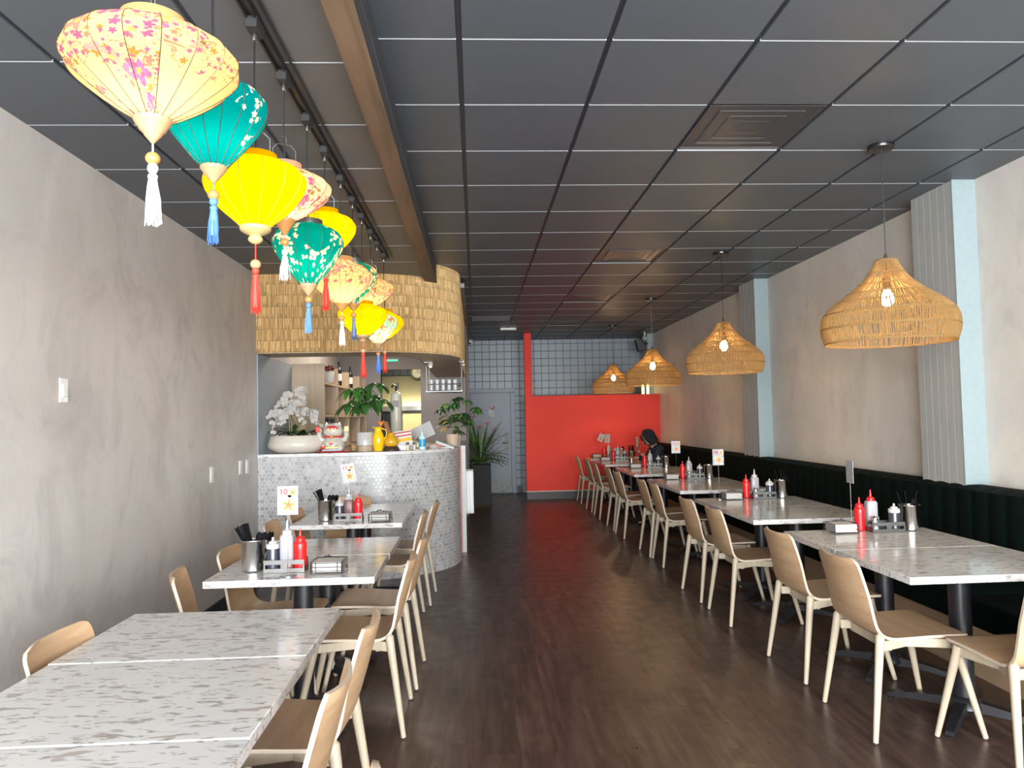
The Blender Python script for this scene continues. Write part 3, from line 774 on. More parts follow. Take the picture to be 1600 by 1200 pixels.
# ---------------------------------------------------------------- tables
def make_table(w_, d_):
    t = thing('restaurant_table', '', 'table')
    MB().box(-w_/2, w_/2, -d_/2, d_/2, .716, .750).build('tabletop', M['quartz'], t, bevel=.0025, seg=2)
    MB().box(-.17, .17, -.17, .17, .700, .7155).build('mounting_plate', M['black'], t)
    g = MB(); g.lathe([(.050, .06), (.050, .70)], 26, close_top=True, close_bot=True); g.build('pedestal', M['black'], t)
    b = MB(); b.lathe([(.075, .035), (.085, .045), (.075, .075), (.052, .095)], 26, close_bot=True, close_top=True)
    for k in range(4):
        a = PI/4 + k*PI/2; c, s = math.cos(a), math.sin(a)
        prof = [(.05, .052, .030, .026), (.12, .050, .028, .020), (.22, .042, .026, .016), (.31, .028, .024, .014), (.345, .020, .020, .010)]
        vs = []; fs = []
        for (r_, z, hw, hh) in prof:
            for dx, dz in ((-hw, -hh), (hw, -hh), (hw*.8, hh), (-hw*.8, hh)): vs.append((c*r_-s*dx, s*r_+c*dx, z+dz))
        for i in range(len(prof)-1):
            for j in range(4): fs.append((i*4+j, i*4+(j+1)%4, (i+1)*4+(j+1)%4, (i+1)*4+j))
        fs.append((16, 17, 18, 19)); b.add(vs, fs)
    bo = b.build('base', M['black'], t, ang=45)
    for k in range(4):
        a = PI/4 + k*PI/2; g = MB(); g.lathe([(.016, 0), (.018, .004), (.010, .010)], 12, c=(math.cos(a)*.33, math.sin(a)*.33, 0), close_bot=True, close_top=True); g.build('levelling_foot', M['steel'], bo)
    return t
GT1, GT2 = 'speckled quartz tables along the bench', 'speckled quartz tables along the left wall'
tr = make_table(.90, .66); first = True
names = ['front', 'second', 'third', 'fourth', 'fifth', 'last']
desc = ['nearest the camera at the right', 'second along the bench', 'third along the bench', 'fourth along the bench', 'where the hooded person sits', 'against the red wall']
spans = [(1.925, 3.26, 3.955, 4.63), (1.925, 5.13, 5.825, 6.53), (1.985, 7.21, 7.92, 8.64), (1.985, 9.32, 9.97, 10.62), (1.965, 11.30, 11.88, 12.46), (1.965, 12.76, 13.36, None)]
RT = []
for i, (x0, a, b, c) in enumerate(spans):
    for k, (p, q) in enumerate(((a, b), (b, c))):
        if q is None: continue
        lab = 'white speckled bench table %s, %s half' % (desc[i], ('near', 'far')[k])
        if i == 5: lab = 'white speckled bench table pushed up against the red wall'
        o = tr if first else dup(tr, None, None); first = False
        o.location = (x0+.45, (p+q)/2, 0); o['label'] = lab; o['group'] = GT1
        o.scale = (1, (q-p-.006)/.66, 1)
tl = make_table(.81, .62); first = True
LT = [(-.963, 3.065, 2.455, 'bare white speckled table at the front left, furthest of the bare ones'), (-.957, 2.448, 1.835, 'bare white speckled table at the front left, in the middle of the bare ones'), (-.952, 1.828, 1.21, 'bare white speckled table filling the bottom left corner of the photo'),
      (-.905, 4.235, 3.63, 'middle left speckled table, near half holding the condiments'), (-.903, 4.85, 4.24, 'middle left speckled table, empty far half'),
      (-.955, 6.105, 5.48, 'speckled table closest to the bar, near half holding the condiments'), (-.955, 6.74, 6.11, 'speckled table closest to the bar, empty far half against it')]
for x, a, b, lab in LT:
    o = tl if first else dup(tl, None, None); first = False
    o.location = (x, (a+b)/2, 0); o['label'] = lab; o['group'] = GT2; o.scale = (1, (a-b-.006)/.62, 1)
# ---------------------------------------------------------------- silk lantern cloths
def blossoms(m, uv, sc, cover, seed, petals=5, size=.42, patch=None, patchlo=.45):
    """mask of five-petalled flowers scattered on the cloth, plus a per-flower random value and the eye mask"""
    p = m.vmath('ADD', m.scale(uv, sc), (seed, seed*1.7, 0.0))
    v = m.n('ShaderNodeTexVoronoi', voronoi_dimensions='2D', feature='F1'); m._in(v.inputs['Vector'], p); v.inputs['Scale'].default_value = 1.0; v.inputs['Randomness'].default_value = .85
    dv = m.vmath('SUBTRACT', p, v.outputs['Position']); s = m.sep(dv)
    rc = m.sep(v.outputs['Color'])
    ang = m.math('ADD', m.math('ARCTAN2', s[1], s[0]), m.math('MULTIPLY', rc[1], 6.0))
    d = m.vmath('LENGTH', m.vmath('MULTIPLY', dv, (1, 1, 0)))
    edge = m.math('MULTIPLY', m.math('ADD', m.math('MULTIPLY', m.math('ABSOLUTE', m.math('COSINE', m.math('MULTIPLY', ang, petals/2.0))), .55), .45), m.math('MULTIPLY', m.math('ADD', m.math('MULTIPLY', rc[2], .6), .55), size))
    f = m.math('LESS_THAN', d, edge); keep = m.math('LESS_THAN', rc[0], cover)
    if patch is not None: keep = m.math('MULTIPLY', keep, m.math('GREATER_THAN', patch, patchlo))
    eye = m.math('MULTIPLY', m.math('LESS_THAN', d, m.math('MULTIPLY', edge, .3)), keep)
    return m.math('MULTIPLY', f, keep), rc[1], eye
def cloth(kind):
    def fn(m):
        u = m.scale(m.uv(), 1.0); s = m.sep(u); uv = m.comb(m.math('MULTIPLY', s[0], 4.2), m.math('MULTIPLY', s[1], 1.35))
        patch = m.noise(m.vmath('ADD', uv, (kind[1]*3.1, 0, 0)), .85, 1, .5)
        base = kind[2]
        if kind[0] == 'plain': return m.mix(m.noise(uv, 3, 2), base, tuple(c*.93 for c in base))
        if kind[0] == 'cream':
            sp = (s[0], s[1])
            tw = m.noise(m.map(uv, (1, 2.2, 1), rot=(0, 0, .6)), 3.2, 2, .5, 1.2)
            twig = m.math('MULTIPLY', m.math('LESS_THAN', m.math('ABSOLUTE', m.math('SUBTRACT', tw, .5)), .012), m.math('GREATER_THAN', patch, .44))
            col = m.mix(m.math('MULTIPLY', twig, .8), base, (.30, .12, .10))
            f, r1, e = blossoms(m, uv, 9.0, .42, 4.3+kind[1], 5, .46, patch, .455); col = m.mix(f, col, m.ramp(r1, ((0., (.36, .26, .07)), (.45, (.22, .15, .05)), (.5, (.85, .22, .18)), (.75, (.70, .12, .30)), (1., (.9, .42, .2))), 'CONSTANT'))
            f, r1, e = blossoms(m, uv, 4.2, .62, 1.3+kind[1], 5, .55, patch, .50); col = m.mix(f, col, m.ramp(r1, ((0., (.92, .26, .24)), (.4, (.95, .45, .38)), (.7, (.52, .16, .42)), (1., (.55, .18, .45))))); col = m.mix(e, col, (.85, .6, .15))
            f, r1, e = blossoms(m, uv, 15.0, .30, 7.7+kind[1], 5, .42, patch, .46); col = m.mix(f, col, (.48, .13, .30))
            return col
        if kind[0] == 'teal':
            f, r1, e = blossoms(m, uv, 5.0, .42, 2.2+kind[1], 5, .5, patch, kind[3]); col = m.mix(f, base, m.ramp(r1, ((0., (1., .93, .66)), (.7, (1., .90, .62)), (.78, (.95, .42, .35))), 'CONSTANT')); col = m.mix(e, col, (.9, .55, .3))
            f, r1, e = blossoms(m, uv, 10.0, .35, 8.2+kind[1], 5, .48, patch, kind[3]-.03); col = m.mix(f, col, (1., .95, .72))
            return col
        if kind[0] == 'orange':
            f, r1, e = blossoms(m, uv, 3.0, .8, 2.9, 5, .55, patch, .35); col = m.mix(f, base, m.ramp(r1, ((0., (.95, .28, .06)), (.5, (.95, .70, .35)), (1., (.9, .2, .12))))); col = m.mix(e, col, (1, .8, .3))
            f, r1, e = blossoms(m, uv, 7.0, .4, 5.9, 5, .5); return m.mix(f, col, (1., .92, .7))
    return fn
CREAM = (1.0, .74, .38)
cloths = {
 'cream1': trans_mat('cream_floral_silk', cloth(('cream', 0.0, CREAM)), .62), 'cream2': trans_mat('pale_pink_floral_silk', cloth(('cream', 1.7, (1.0, .76, .56))), .62),
 'cream3': trans_mat('cream_floral_silk_small', cloth(('cream', 3.1, CREAM)), .62), 'cream4': trans_mat('cream_floral_silk_faint', cloth(('cream', 5.3, CREAM)), .62),
 'teal1': trans_mat('teal_silk', cloth(('teal', 0.0, (.0, .27, .33), .60)), .62), 'teal2': trans_mat('teal_blossom_silk', cloth(('teal', 2.0, (.0, .30, .28), .44)), .62),
 'aqua': trans_mat('pale_aqua_silk', cloth(('orange', 1.0, (.45, .86, .72))), .62), 'orange': trans_mat('teal_orange_silk', cloth(('orange', 0.0, (.01, .28, .22))), .62),
 'yellow': trans_mat('yellow_silk', cloth(('plain', 0.0, (1.0, .66, .0))), .6, .6)}
rib_m = simple('dark_lantern_wire', (.06, .035, .02), .5)
wood_a, wood_b = simple('turned_pale_wood', (.44, .28, .14), .35), simple('turned_amber_wood', (.50, .24, .07), .3)
tas = {'white': simple('white_tassel_thread', (.60, .60, .58), .7), 'blue': simple('blue_tassel_thread', (.09, .22, .62), .6), 'red': simple('red_tassel_thread', (.78, .05, .03), .6), 'slate': simple('slate_blue_tassel_thread', (.12, .18, .30), .6)}
P_DIA = [(0,.20),(.08,.36),(.2,.56),(.34,.77),(.48,.94),(.58,1.),(.68,.99),(.78,.88),(.88,.66),(.95,.46),(1.,.36)]
P_BAL = [(0,.22),(.1,.36),(.22,.52),(.36,.71),(.5,.87),(.62,.97),(.72,1.),(.82,.95),(.91,.78),(.97,.56),(1.,.40)]
P_BUL = [(0,.27),(.07,.36),(.18,.54),(.32,.74),(.46,.89),(.60,.98),(.70,1.),(.80,.96),(.90,.80),(.96,.60),(1.,.42)]
def smooth_profile(P, H, Rr, n=30):
    out = []
    for k in range(n+1):
        t = k/n
        for i in range(len(P)-1):
            if t <= P[i+1][0]+1e-9:
                f = (t-P[i][0])/(P[i+1][0]-P[i][0]); p0, p1, p2, p3 = P[max(0,i-1)][1], P[i][1], P[i+1][1], P[min(len(P)-1,i+2)][1]
                r_ = .5*((2*p1)+(p2-p0)*f+(2*p0-5*p1+4*p2-p3)*f*f+(3*p1-p0-3*p2+p3)*f**3); out.append((max(.02, r_)*Rr, t*H)); break
    return out
def lantern(y, ztop, zbot, zfin, zbead, zt0, zt1, Rr, P, cl, tc, label, power, nrib=16, fin='cone', wood=None, rot=0.0, zc=2.845, x=-.735):
    wood = wood or wood_a; ztop -= .022
    t = thing('silk_lantern', label, 'lantern', (x, y, zbot), rot, 'silk lanterns on the ceiling track')
    H = ztop - zbot; pf = smooth_profile(P, H, Rr); m_ = MB(); n = nrib*4
    # cloth bellies slightly inward between the ribs
    def fn(u, v):
        k = v*30; i = min(29, int(k)); f = k-i; r_ = pf[i][0]*(1-f)+pf[i+1][0]*f; z = v*H
        a = 2*PI*u; ph = (u*nrib) % 1.0; r2 = r_*(1-.022*math.sin(PI*ph)); return (r2*math.cos(a), r2*math.sin(a), z)
    m_.grid(fn, n, 30); m_.build('silk_shade', cloths[cl], t, ang=180)
    rb = MB()
    for k in range(nrib):
        a = 2*PI*k/nrib; rb.tube([((r_+.0008)*math.cos(a), (r_+.0008)*math.sin(a), z) for r_, z in pf[::2]], .0011 if cl != 'yellow' else .0013, 4)
    rb.build('wire_ribs', rib_m if cl != 'yellow' else simple('amber_lantern_wire', (.45, .26, .02), .5), t)
    rc = pf[-1][0]; m_ = MB(); m_.lathe([(rc, H-.002), (rc*1.02, H+.002), (rc*1.02, H+.022), (rc*.97, H+.022), (rc*.97, H-.002)], 28); m_.build('top_collar', cloths[cl] if 'cream' in cl or cl == 'yellow' else simple('dark_band', (.05, .05, .05), .4), t)
    m_ = MB(); hh = .10
    for s in (-1, 1): m_.tube([(s*rc*.7, 0, H+.01), (s*rc*.68, 0, H+hh*.8), (s*rc*.4, 0, H+hh)], .0016, 5)
    m_.tube([(-rc*.42, 0, H+hh), (rc*.42, 0, H+hh)], .0016, 5)
    m_.tube([(rc*.1, 0, H+hh), (rc*.12, .0, H+hh+.02), (0, 0, H+hh+.04), (-rc*.12, 0, H+hh+.03)], .0018, 5); m_.build('wire_hanger', M['steel'], t)
    zl = zc-zbot
    m_ = MB(); m_.tube([(0, 0, H*.66), (.003, 0, H+.05), (-.002, 0, (H+zl)/2), (0, 0, zl)], .0035, 6); m_.build('cord', M['black'], t)
    m_ = MB(); m_.lathe([(.014, H*.60), (.016, H*.64), (.016, H*.72), (.006, H*.74)], 12, close_bot=True, close_top=True); m_.build('bulb_socket', M['black'], t)
    m_ = MB(); m_.ball((0, 0, H*.53), .022, 12, 8); m_.build('bulb', emis('lantern_bulb_glow', (1, .78, .45), 6), t)
    rw = pf[0][0]*1.12; g = zbot - zfin; m_ = MB()
    if fin == 'cone': prf = [(.003, -g), (.006, -g*.93), (rw*.45, -g*.66), (rw*.47, -g*.60), (rw*.70, -g*.42), (rw*.72, -g*.36), (rw*.93, -g*.14), (rw, -g*.02), (rw*.98, g*.12), (rw*.75, g*.16)]
    else: prf = [(.003, -g), (rw*.28, -g*.93), (rw*.46, -g*.78), (rw*.48, -g*.66), (rw*.36, -g*.48), (rw*.62, -g*.38), (rw*.95, -g*.2), (rw*1.02, -g*.08), (rw, g*.06), (rw*.7, g*.14)]
    m_.lathe(prf, 26, close_bot=True, close_top=True); fo = m_.build('wood_finial', wood, t, ang=50)
    m_ = MB(); m_.lathe([(rw*.86, g*.14), (rw*.88, g*.24), (rw*.80, g*.26)], 26); m_.build('brass_ring', simple('brass', (.75, .55, .18), .25, 1.0), fo)
    zb, za, zz = zbead-zbot, zt0-zbot, zt1-zbot; tcm = tas[tc]
    m_ = MB(); m_.tube([(0, 0, -g+.003), (0, 0, za)], .0022, 6); m_.build('tassel_cord', tcm, t)
    m_ = MB(); m_.ball((0, 0, zb), .0165 if fin != 'round' else .018, 14, 9, sc=(1, 1, .92)); m_.build('wood_bead', wood_b if fin == 'cone' else wood_a, t)
    m_ = MB(); random.seed(int(y*100)); m_.ball((0, 0, za-.006), .0125, 10, 7, sc=(1, 1, 1.1)); m_.lathe([(.0105, za-.022), (.0115, za-.026), (.0105, za-.03)], 10)
    Lt = za-zz
    m_.lathe([(.012, zz+.02), (.0135, zz+Lt*.3), (.012, za-.05), (.008, za-.02)], 10)
    for k in range(46):
        a = random.uniform(0, 2*PI); r_ = random.uniform(.3, 1.); ex = random.uniform(.85, 1.15)
        m_.tube([(.006*math.cos(a), .006*math.sin(a), za-.018), (.0125*r_*math.cos(a), .0125*r_*math.sin(a), za-.05), (.016*r_*ex*math.cos(a), .016*r_*ex*math.sin(a), za-Lt*.55), (.019*r_*ex*math.cos(a)+random.uniform(-.002, .002), .019*r_*ex*math.sin(a), zz+random.uniform(-.004, .012))], .0013, 3, cap=False)
    m_.build('tassel', tcm, t)
    pl = point('lantern_bulb_light', (x, y, zbot+H*.53), power*.62, (1.0, .76, .46), .035); pl.parent = t; pl.matrix_parent_inverse = Matrix.Identity(4); pl.location = (0, 0, H*.50)
    return t
LAN = [
 (1.73, 2.447, 2.205, 2.150, 2.115, 2.098, 1.959, .190, P_DIA, 'cream1', 'white', 'largest cream floral lantern with a white tassel, nearest the camera', 3.2, 16, 'cone', None, 5.2),
 (2.13, 2.500, 2.228, 2.185, 2.151, 2.138, 2.012, .150, P_BAL, 'teal1', 'blue', 'plain teal lantern with a blue tassel, second from the camera', 3.4, 16, 'cone', None, .1),
 (2.533, 2.412, 2.160, 2.104, 2.036, 2.020, 1.868, .168, P_BUL, 'yellow', 'red', 'large yellow lantern with a long red tassel, third from the camera', 3.4, 14, 'round', simple('pale_cream_wood', (.50, .38, .16), .4), .2),
 (2.922, 2.515, 2.289, 2.231, 2.205, 2.170, 2.054, .180, P_DIA, 'cream2', 'white', 'pink-cream floral lantern partly hidden behind the large yellow one', 3.0, 16, 'cone', wood_b, .5),
 (3.332, 2.400, 2.106, 2.061, 2.044, 2.024, 1.895, .155, P_BAL, 'teal2', 'blue', 'teal lantern covered in cream and pink blossoms, with a blue tassel', 3.0, 16, 'cone', None, 1.0),
 (3.723, 2.560, 2.326, 2.294, 2.229, 2.207, 2.052, .150, P_BUL, 'yellow', 'red', 'yellow lantern behind the blossomed teal one, with a red tassel', 3.0, 14, 'round', None, .2),
 (4.163, 2.415, 2.152, 2.109, 2.073, 2.052, 1.923, .172, P_DIA, 'cream3', 'white', 'cream floral lantern in front of the reed bulkhead, with a short white tassel', 3.0, 16, 'cone', wood_b, .9),
 (4.565, 2.490, 2.210, 2.167, 2.147, 2.124, 1.994, .150, P_BAL, 'orange', 'slate', 'teal lantern with orange flowers hidden behind a cream one, slate blue tassel', 2.6, 16, 'cone', wood_b, 2.2),
 (4.937, 2.288, 2.059, 2.016, 1.961, 1.940, 1.783, .162, P_BUL, 'yellow', 'red', 'low yellow lantern in front of the reeds, with an orange-red tassel', 2.8, 14, 'round', None, .3),
 (5.355, 2.545, 2.322, 2.285, 2.25, 2.235, 2.11, .165, P_DIA, 'cream4', 'white', 'faint cream floral lantern furthest right of the cream ones', 2.6, 16, 'cone', None, .3),
 (5.71, 2.335, 2.085, 2.046, 2.007, 1.992, 1.860, .150, P_BAL, 'aqua', 'blue', 'pale aqua lantern with an orange flower, between two yellow ones', 2.4, 16, 'cone', None, 2.6),
 (6.127, 2.412, 2.164, 2.127, 2.059, 2.043, 1.890, .158, P_DIA, 'yellow', 'red', 'last yellow lantern at the far end of the track', 2.6, 14, 'round', None, .2)]
for a in LAN: lantern(*a)
tk = thing('track_rail', 'long black lighting track on the lower ceiling above the silk lanterns', 'lighting track', (-.735, 3.6, ZL))
g = MB(); g.box(-.018, .018, -3.4, 2.75, -.022, -.001); g.box(-.018, -.011, -3.4, 2.75, -.034, -.022); g.box(.011, .018, -3.4, 2.75, -.034, -.022); g.build('rail', M['black'], tk, smooth=False)
g = MB(); g.tube([(.045, -3.4, -.012), (.045, 2.75, -.012)], .006, 6); g.build('conduit', M['black'], tk)
for a in LAN:
    y = a[0]; g = MB(); g.box(-.020, .020, y-3.6-.045, y-3.6+.045, -.062, -.023); ad = g.build('adapter', M['black_matt'], tk, bevel=.002, seg=1)
    g = MB(); g.lathe([(.010, -.092), (.011, -.075), (.007, -.062)], 10, c=(0, y-3.6, 0), close_bot=True); g.build('hook_nut', M['steel'], ad)

# ---------------------------------------------------------------- woven pendant lamps
straw = trans_mat('woven_straw_rope', lambda m: m.mix(m.noise(m.map(m.obj(), (150, 150, 9)), 1.5, 3, .7), (.17, .10, .04), (.88, .60, .26)), .40, .7)
def pendant():
    t = thing('woven_pendant_lamp', '', 'pendant lamp')
    # z = 0 at the rim
    key = [(.345, 0), (.362, .05), (.366, .10), (.360, .145), (.338, .185), (.295, .225), (.235, .270), (.175, .315), (.125, .360), (.090, .410), (.066, .455), (.060, .475)]
    L = [0]
    for a, b in zip(key, key[1:]): L.append(L[-1]+math.dist(a, b))
    tot = L[-1]
    def at(d):
        for i in range(len(key)-1):
            if d <= L[i+1]+1e-9:
                f = (d-L[i])/(L[i+1]-L[i]); return (key[i][0]*(1-f)+key[i+1][0]*f, key[i][1]*(1-f)+key[i+1][1]*f)
        return key[-1]
    bands = 7; bl = tot/bands; g = MB(); h = MB(); random.seed(11)
    for b in range(bands):
        r0 = at(b*bl)[0]; n = max(34, int(2*PI*max(r0, at((b+1)*bl)[0])/.0098)) if b < 5 else max(40, int(2*PI*r0/.0086))
        for k in range(n):
            a = 2*PI*(k + random.uniform(-.28, .28))/n; da = random.uniform(-.010, .010) + (.025 if b % 2 else -.012)
            pts = []
            for q in range(4):
                r_, z = at((b+q/3)*bl); aa = a + da*q/3; pts.append(((r_+.001)*math.cos(aa), (r_+.001)*math.sin(aa), z))
            g.tube(pts, .0027, 4, cap=False)
        r_, z = at(b*bl); N = 64
        for off in ((0, .003), (0, -.003)):
            h.tube([((r_+.002)*math.cos(2*PI*k/N), (r_+.002)*math.sin(2*PI*k/N), z+off[1]+.0015*math.sin(k*2.1)) for k in range(N)], .0026, 5, closed=True)
    r_, z = at(tot); h.tube([(r_*math.cos(2*PI*k/24), r_*math.sin(2*PI*k/24), z) for k in range(24)], .004, 5, closed=True)
    for k in range(5): 
        rr = r_*(1-k*.2); 
        if rr > .01: h.tube([(rr*math.cos(2*PI*q/24), rr*math.sin(2*PI*q/24), z+.002) for q in range(24)], .005, 4, closed=True)
    s = g.build('woven_shade', straw, t, ang=60); h.build('rope_rings', straw, s, ang=60)
    zc = ZC - 1.892
    g = MB(); g.tube([(0, 0, .30), (.001, 0, .7), (0, 0, zc-.02)], .0032, 6); g.build('cord', M['black'], t)
    g = MB(); g.lathe([(.062, zc-.030), (.066, zc-.026), (.066, zc-.001)], 32, close_bot=True, close_top=True) if False else g.lathe([(.005, zc-.026), (.070, zc-.024), (.074, zc-.018), (.074, zc-.001)], 36, close_bot=True, close_top=True); g.build('ceiling_canopy', M['black_gloss'], t)
    g = MB(); g.lathe([(.012, .475), (.010, .50), (.005, .52)], 12, close_bot=True, close_top=True); g.lathe([(.020, .305), (.021, .31), (.021, .37), (.010, .385)], 16, close_bot=True, close_top=True); g.build('lamp_holder', simple('dark_bronze', (.10, .06, .04), .4, .6), t)
    g = MB(); g.lathe([(.001, .205), (.02, .212), (.034, .235), (.036, .255), (.028, .28), (.018, .298), (.017, .308)], 20); g.build('bulb', emis('pendant_bulb_glow', (1.0, .69, .36), 190), t)
    return t
pen = pendant()
PEN = [(2.405, 4.18, 'largest woven straw pendant lamp, nearest the camera'), (2.395, 7.0, 'woven straw pendant lamp, second from the camera, in front of the second pier'), (2.37, 9.78, 'woven straw pendant lamp, third from the camera'), (2.385, 12.68, 'smallest woven straw pendant lamp, furthest back above the red wall')]
for k, (x, y, lab) in enumerate(PEN):
    if k == 0: pen.location = (x, y, 1.892); tag(pen, lab, None, 'woven pendant lamps'); o = pen
    else: o = dup(pen, (x, y, 1.892), k*.7, lab, 'woven pendant lamps')

# ---------------------------------------------------------------- wall fittings
M['plate'] = simple('ivory_white_plate', (.80, .79, .75), .35)
def switch(y, z, label, name='light_switch', w_=.075, h_=.12, kind='rocker'):
    t = thing(name, label, 'switch' if name == 'light_switch' else 'outlet', (XL, y, z))
    MB().box(.0005, .006, -w_/2, w_/2, -h_/2, h_/2).build('wall_plate', M['plate'], t, bevel=.002)
    n = max(1, round(w_/.075))
    for k in range(n):
        yy = (k-(n-1)/2)*.045
        if kind == 'rocker':
            g = MB(); g.add([(.006, yy-.017, -.034), (.006, yy+.017, -.034), (.006, yy+.017, .034), (.006, yy-.017, .034), (.015, yy-.016, -.030), (.015, yy+.016, -.030), (.008, yy+.016, .032), (.008, yy-.016, .032)], [(0,1,5,4),(1,2,6,5),(2,3,7,6),(3,0,4,7),(4,5,6,7)]); g.build('rocker', M['plate'], t)
        else:
            g = MB(); g.box(.006, .009, yy-.016, yy+.016, -.033, .033); g.build('socket_face', simple('ivory_plastic', (.66, .64, .58), .4), t, bevel=.002)
    return t
switch(3.80, 1.680, 'white rocker light switch high on the left wall')
switch(5.88, 1.105, 'single white outlet plate on the left wall, left of the other two', 'wall_outlet', kind='o')
switch(6.58, 1.115, 'white outlet plate on the left wall, middle of three', 'wall_outlet', kind='o')
switch(6.77, 1.11, 'white outlet plate on the left wall beside the tiled bar', 'wall_outlet', kind='o')
t = thing('wall_speaker', 'small black speaker mounted high on the pier behind the red wall', 'speaker', (3.14, 13.93, 2.83)); T = Matrix.Rotation(R(-14), 4, 'Y')
MB().box(-.07, .07, -.06, .06, -.115, .115, 0, T).build('cabinet', M['black_matt'], t, bevel=.008)
MB().box(-.062, .062, -.064, -.058, -.105, .105, 0, T).build('grille', M['black'], t)
g = MB(); g.tube([(.05, .0, .02), (.165, .02, .02)], .012, 8); g.build('bracket', M['black'], t)
t = thing('security_camera', 'white dome security camera beside the black speaker', 'camera', (3.19, 13.72, 2.93))
g = MB(); g.ball((0, 0, 0), .045, 16, 10); g.build('dome', M['white'], t); g = MB(); g.ball((-.012, -.034, -.012), .016, 10, 6); g.build('lens', M['black_gloss'], t); g = MB(); g.tube([(0, 0, .03), (0, 0, .118)], .018, 10); g.build('mount', M['white'], t)
t = thing('security_camera', 'small white camera on the ceiling at the end of the reed bulkhead', 'camera', (-.08, 14.7, 2.98)); MB().box(-.05, .05, -.1, .08, -.04, .069).build('housing', M['white'], t, bevel=.01); MB().ball((0, -.1, -.01), .018, 8, 6).build('lens', M['black_gloss'], t)
t = thing('wall_sconce', 'wall sconce with two glowing vertical tubes above the red wall', 'wall light', (3.23, 14.0, 1.96))
for k, x in enumerate((-.045, .045)):
    g = MB(); g.lathe([(.022, -.10), (.024, -.09), (.024, .12), (.022, .13)], 14, c=(x, -.05, 0), close_bot=True, close_top=True); g.build('glow_tube', emis('sconce_glow', (1.0, .72, .28), 3.0), t)
MB().box(-.09, .09, -.03, .0, -.06, .08).build('backplate', M['black'], t)
# ---------------------------------------------------------------- things on the tables
TZ = .7505
soy_m = simple('dark_soy_plastic', (.035, .040, .055), .25); soy2 = simple('smoky_soy_plastic', (.07, .075, .085), .22)
clear_m = simple('cloudy_squeeze_plastic', (.36, .35, .37), .28); sauce_m = simple('brown_sauce', (.16, .07, .07), .3)
def ketchup():
    t = thing('ketchup_bottle', '', 'sauce bottle'); g = MB()
    g.lathe([(.026, .001), (.031, .004), (.032, .03), (.031, .10), (.0325, .128), (.030, .138), (.027, .142)], 24, close_bot=True, close_top=True); g.build('bottle_body', M['red_plastic'], t)
    g = MB(); g.lathe([(.0235, .140), (.0235, .160), (.016, .165), (.007, .168), (.0045, .190), (.003, .205)], 20, close_top=True); g.build('nozzle_cap', M['red_plastic'], t, ang=25); return t
def clear_bottle(fill, cap):
    t = thing('squeeze_bottle', '', 'sauce bottle')
    def body(z0, z1, h, mat, name, T=None):
        g = MB(); n = 24; pf = [(z0, .92), (z0+.006, 1.), (z1-.012, 1.), (z1, .82)]
        vs = []; fs = []
        for z, k in pf:
            for j in range(n):
                a = 2*PI*j/n; c, s = math.cos(a), math.sin(a); r_ = h*k*(abs(c)**5+abs(s)**5)**(-1/5); vs.append((c*r_, s*r_*.9, z))
        for i in range(len(pf)-1):
            for j in range(n): fs.append((i*n+j, i*n+(j+1)%n, (i+1)*n+(j+1)%n, (i+1)*n+j))
        fs.append(tuple(range(n-1, -1, -1))); fs.append(tuple((len(pf)-1)*n+j for j in range(n))); g.add(vs, fs); return g.build(name, mat, t, ang=60)
    body(.001, fill, .0335, sauce_m, 'sauce_fill'); body(fill+.0005, .180, .0337, clear_m, 'bottle_body')
    g = MB(); g.lathe([(.024, .179), (.024, .198), (.016, .203), (.008, .206), (.005, .232), (.003, .250)], 20, close_top=True); g.build('nozzle_cap', cap, t, ang=25); return t
def soy_bottle(mat):
    t = thing('soy_sauce_bottle', '', 'sauce bottle'); g = MB(); g.lathe([(.028, .001), (.032, .004), (.032, .112), (.030, .118)], 24, close_bot=True, close_top=True); g.build('bottle_body', mat, t)
    g = MB(); g.lathe([(.0335, .112), (.034, .132), (.030, .136), (.022, .138), (.021, .146), (.010, .150), (.0065, .152), (.0065, .165), (.003, .168)], 22, close_top=True); g.build('white_lid', M['white'], t, ang=25); return t
def shaker():
    t = thing('glass_shaker', '', 'shaker'); g = MB(); g.lathe([(.016, .001), (.021, .004), (.017, .03), (.014, .065)], 16, close_bot=True); g.build('glass_body', simple('pale_glass', (.45, .46, .47), .08), t)
    g = MB(); g.lathe([(.017, .065), (.018, .078), (.012, .090), (.006, .094)], 16, close_bot=True, close_top=True); g.tube([(.01, 0, .085), (.03, 0, .082), (.034, 0, .070)], .003, 6); g.build('chrome_top', M['chrome'], t); return t
def caddy():
    t = thing('condiment_caddy', '', 'caddy'); st = simple('dull_caddy_steel', (.17, .168, .16), .42, 1.0)
    g = MB(); g.box(-.10, .10, -.045, .045, .001, .003)
    g.build('tray', st, t)
    for sy in (-.045, .045):
        g = MB(); g.box(-.10, .10, sy-.001, sy+.001, .001, .020).box(-.10, .10, sy-.001, sy+.001, .040, .062)
        for a, b in ((-.10, -.092), (-.016, .016), (.092, .10)): g.box(a, b, sy-.001, sy+.001, .020, .040)
        g.build('slotted_side', st, t)
    g = MB(); g.box(-.101, -.099, -.045, .045, .001, .03).box(.099, .101, -.045, .045, .001, .03); g.build('end_plates', st, t); return t
def bucket():
    t = thing('steel_cutlery_bucket', '', 'cutlery holder'); g = MB(); g.lathe([(.001, .003), (.051, .003), (.0555, .006), (.0595, .150), (.062, .153), (.0615, .156), (.058, .155), (.054, .010), (.001, .008)], 36); g.build('steel_cup', bpy.data.materials.get('polished_bucket_steel') or simple('polished_bucket_steel', (.74, .73, .71), .17, 1.0), t, ang=50)
    return t
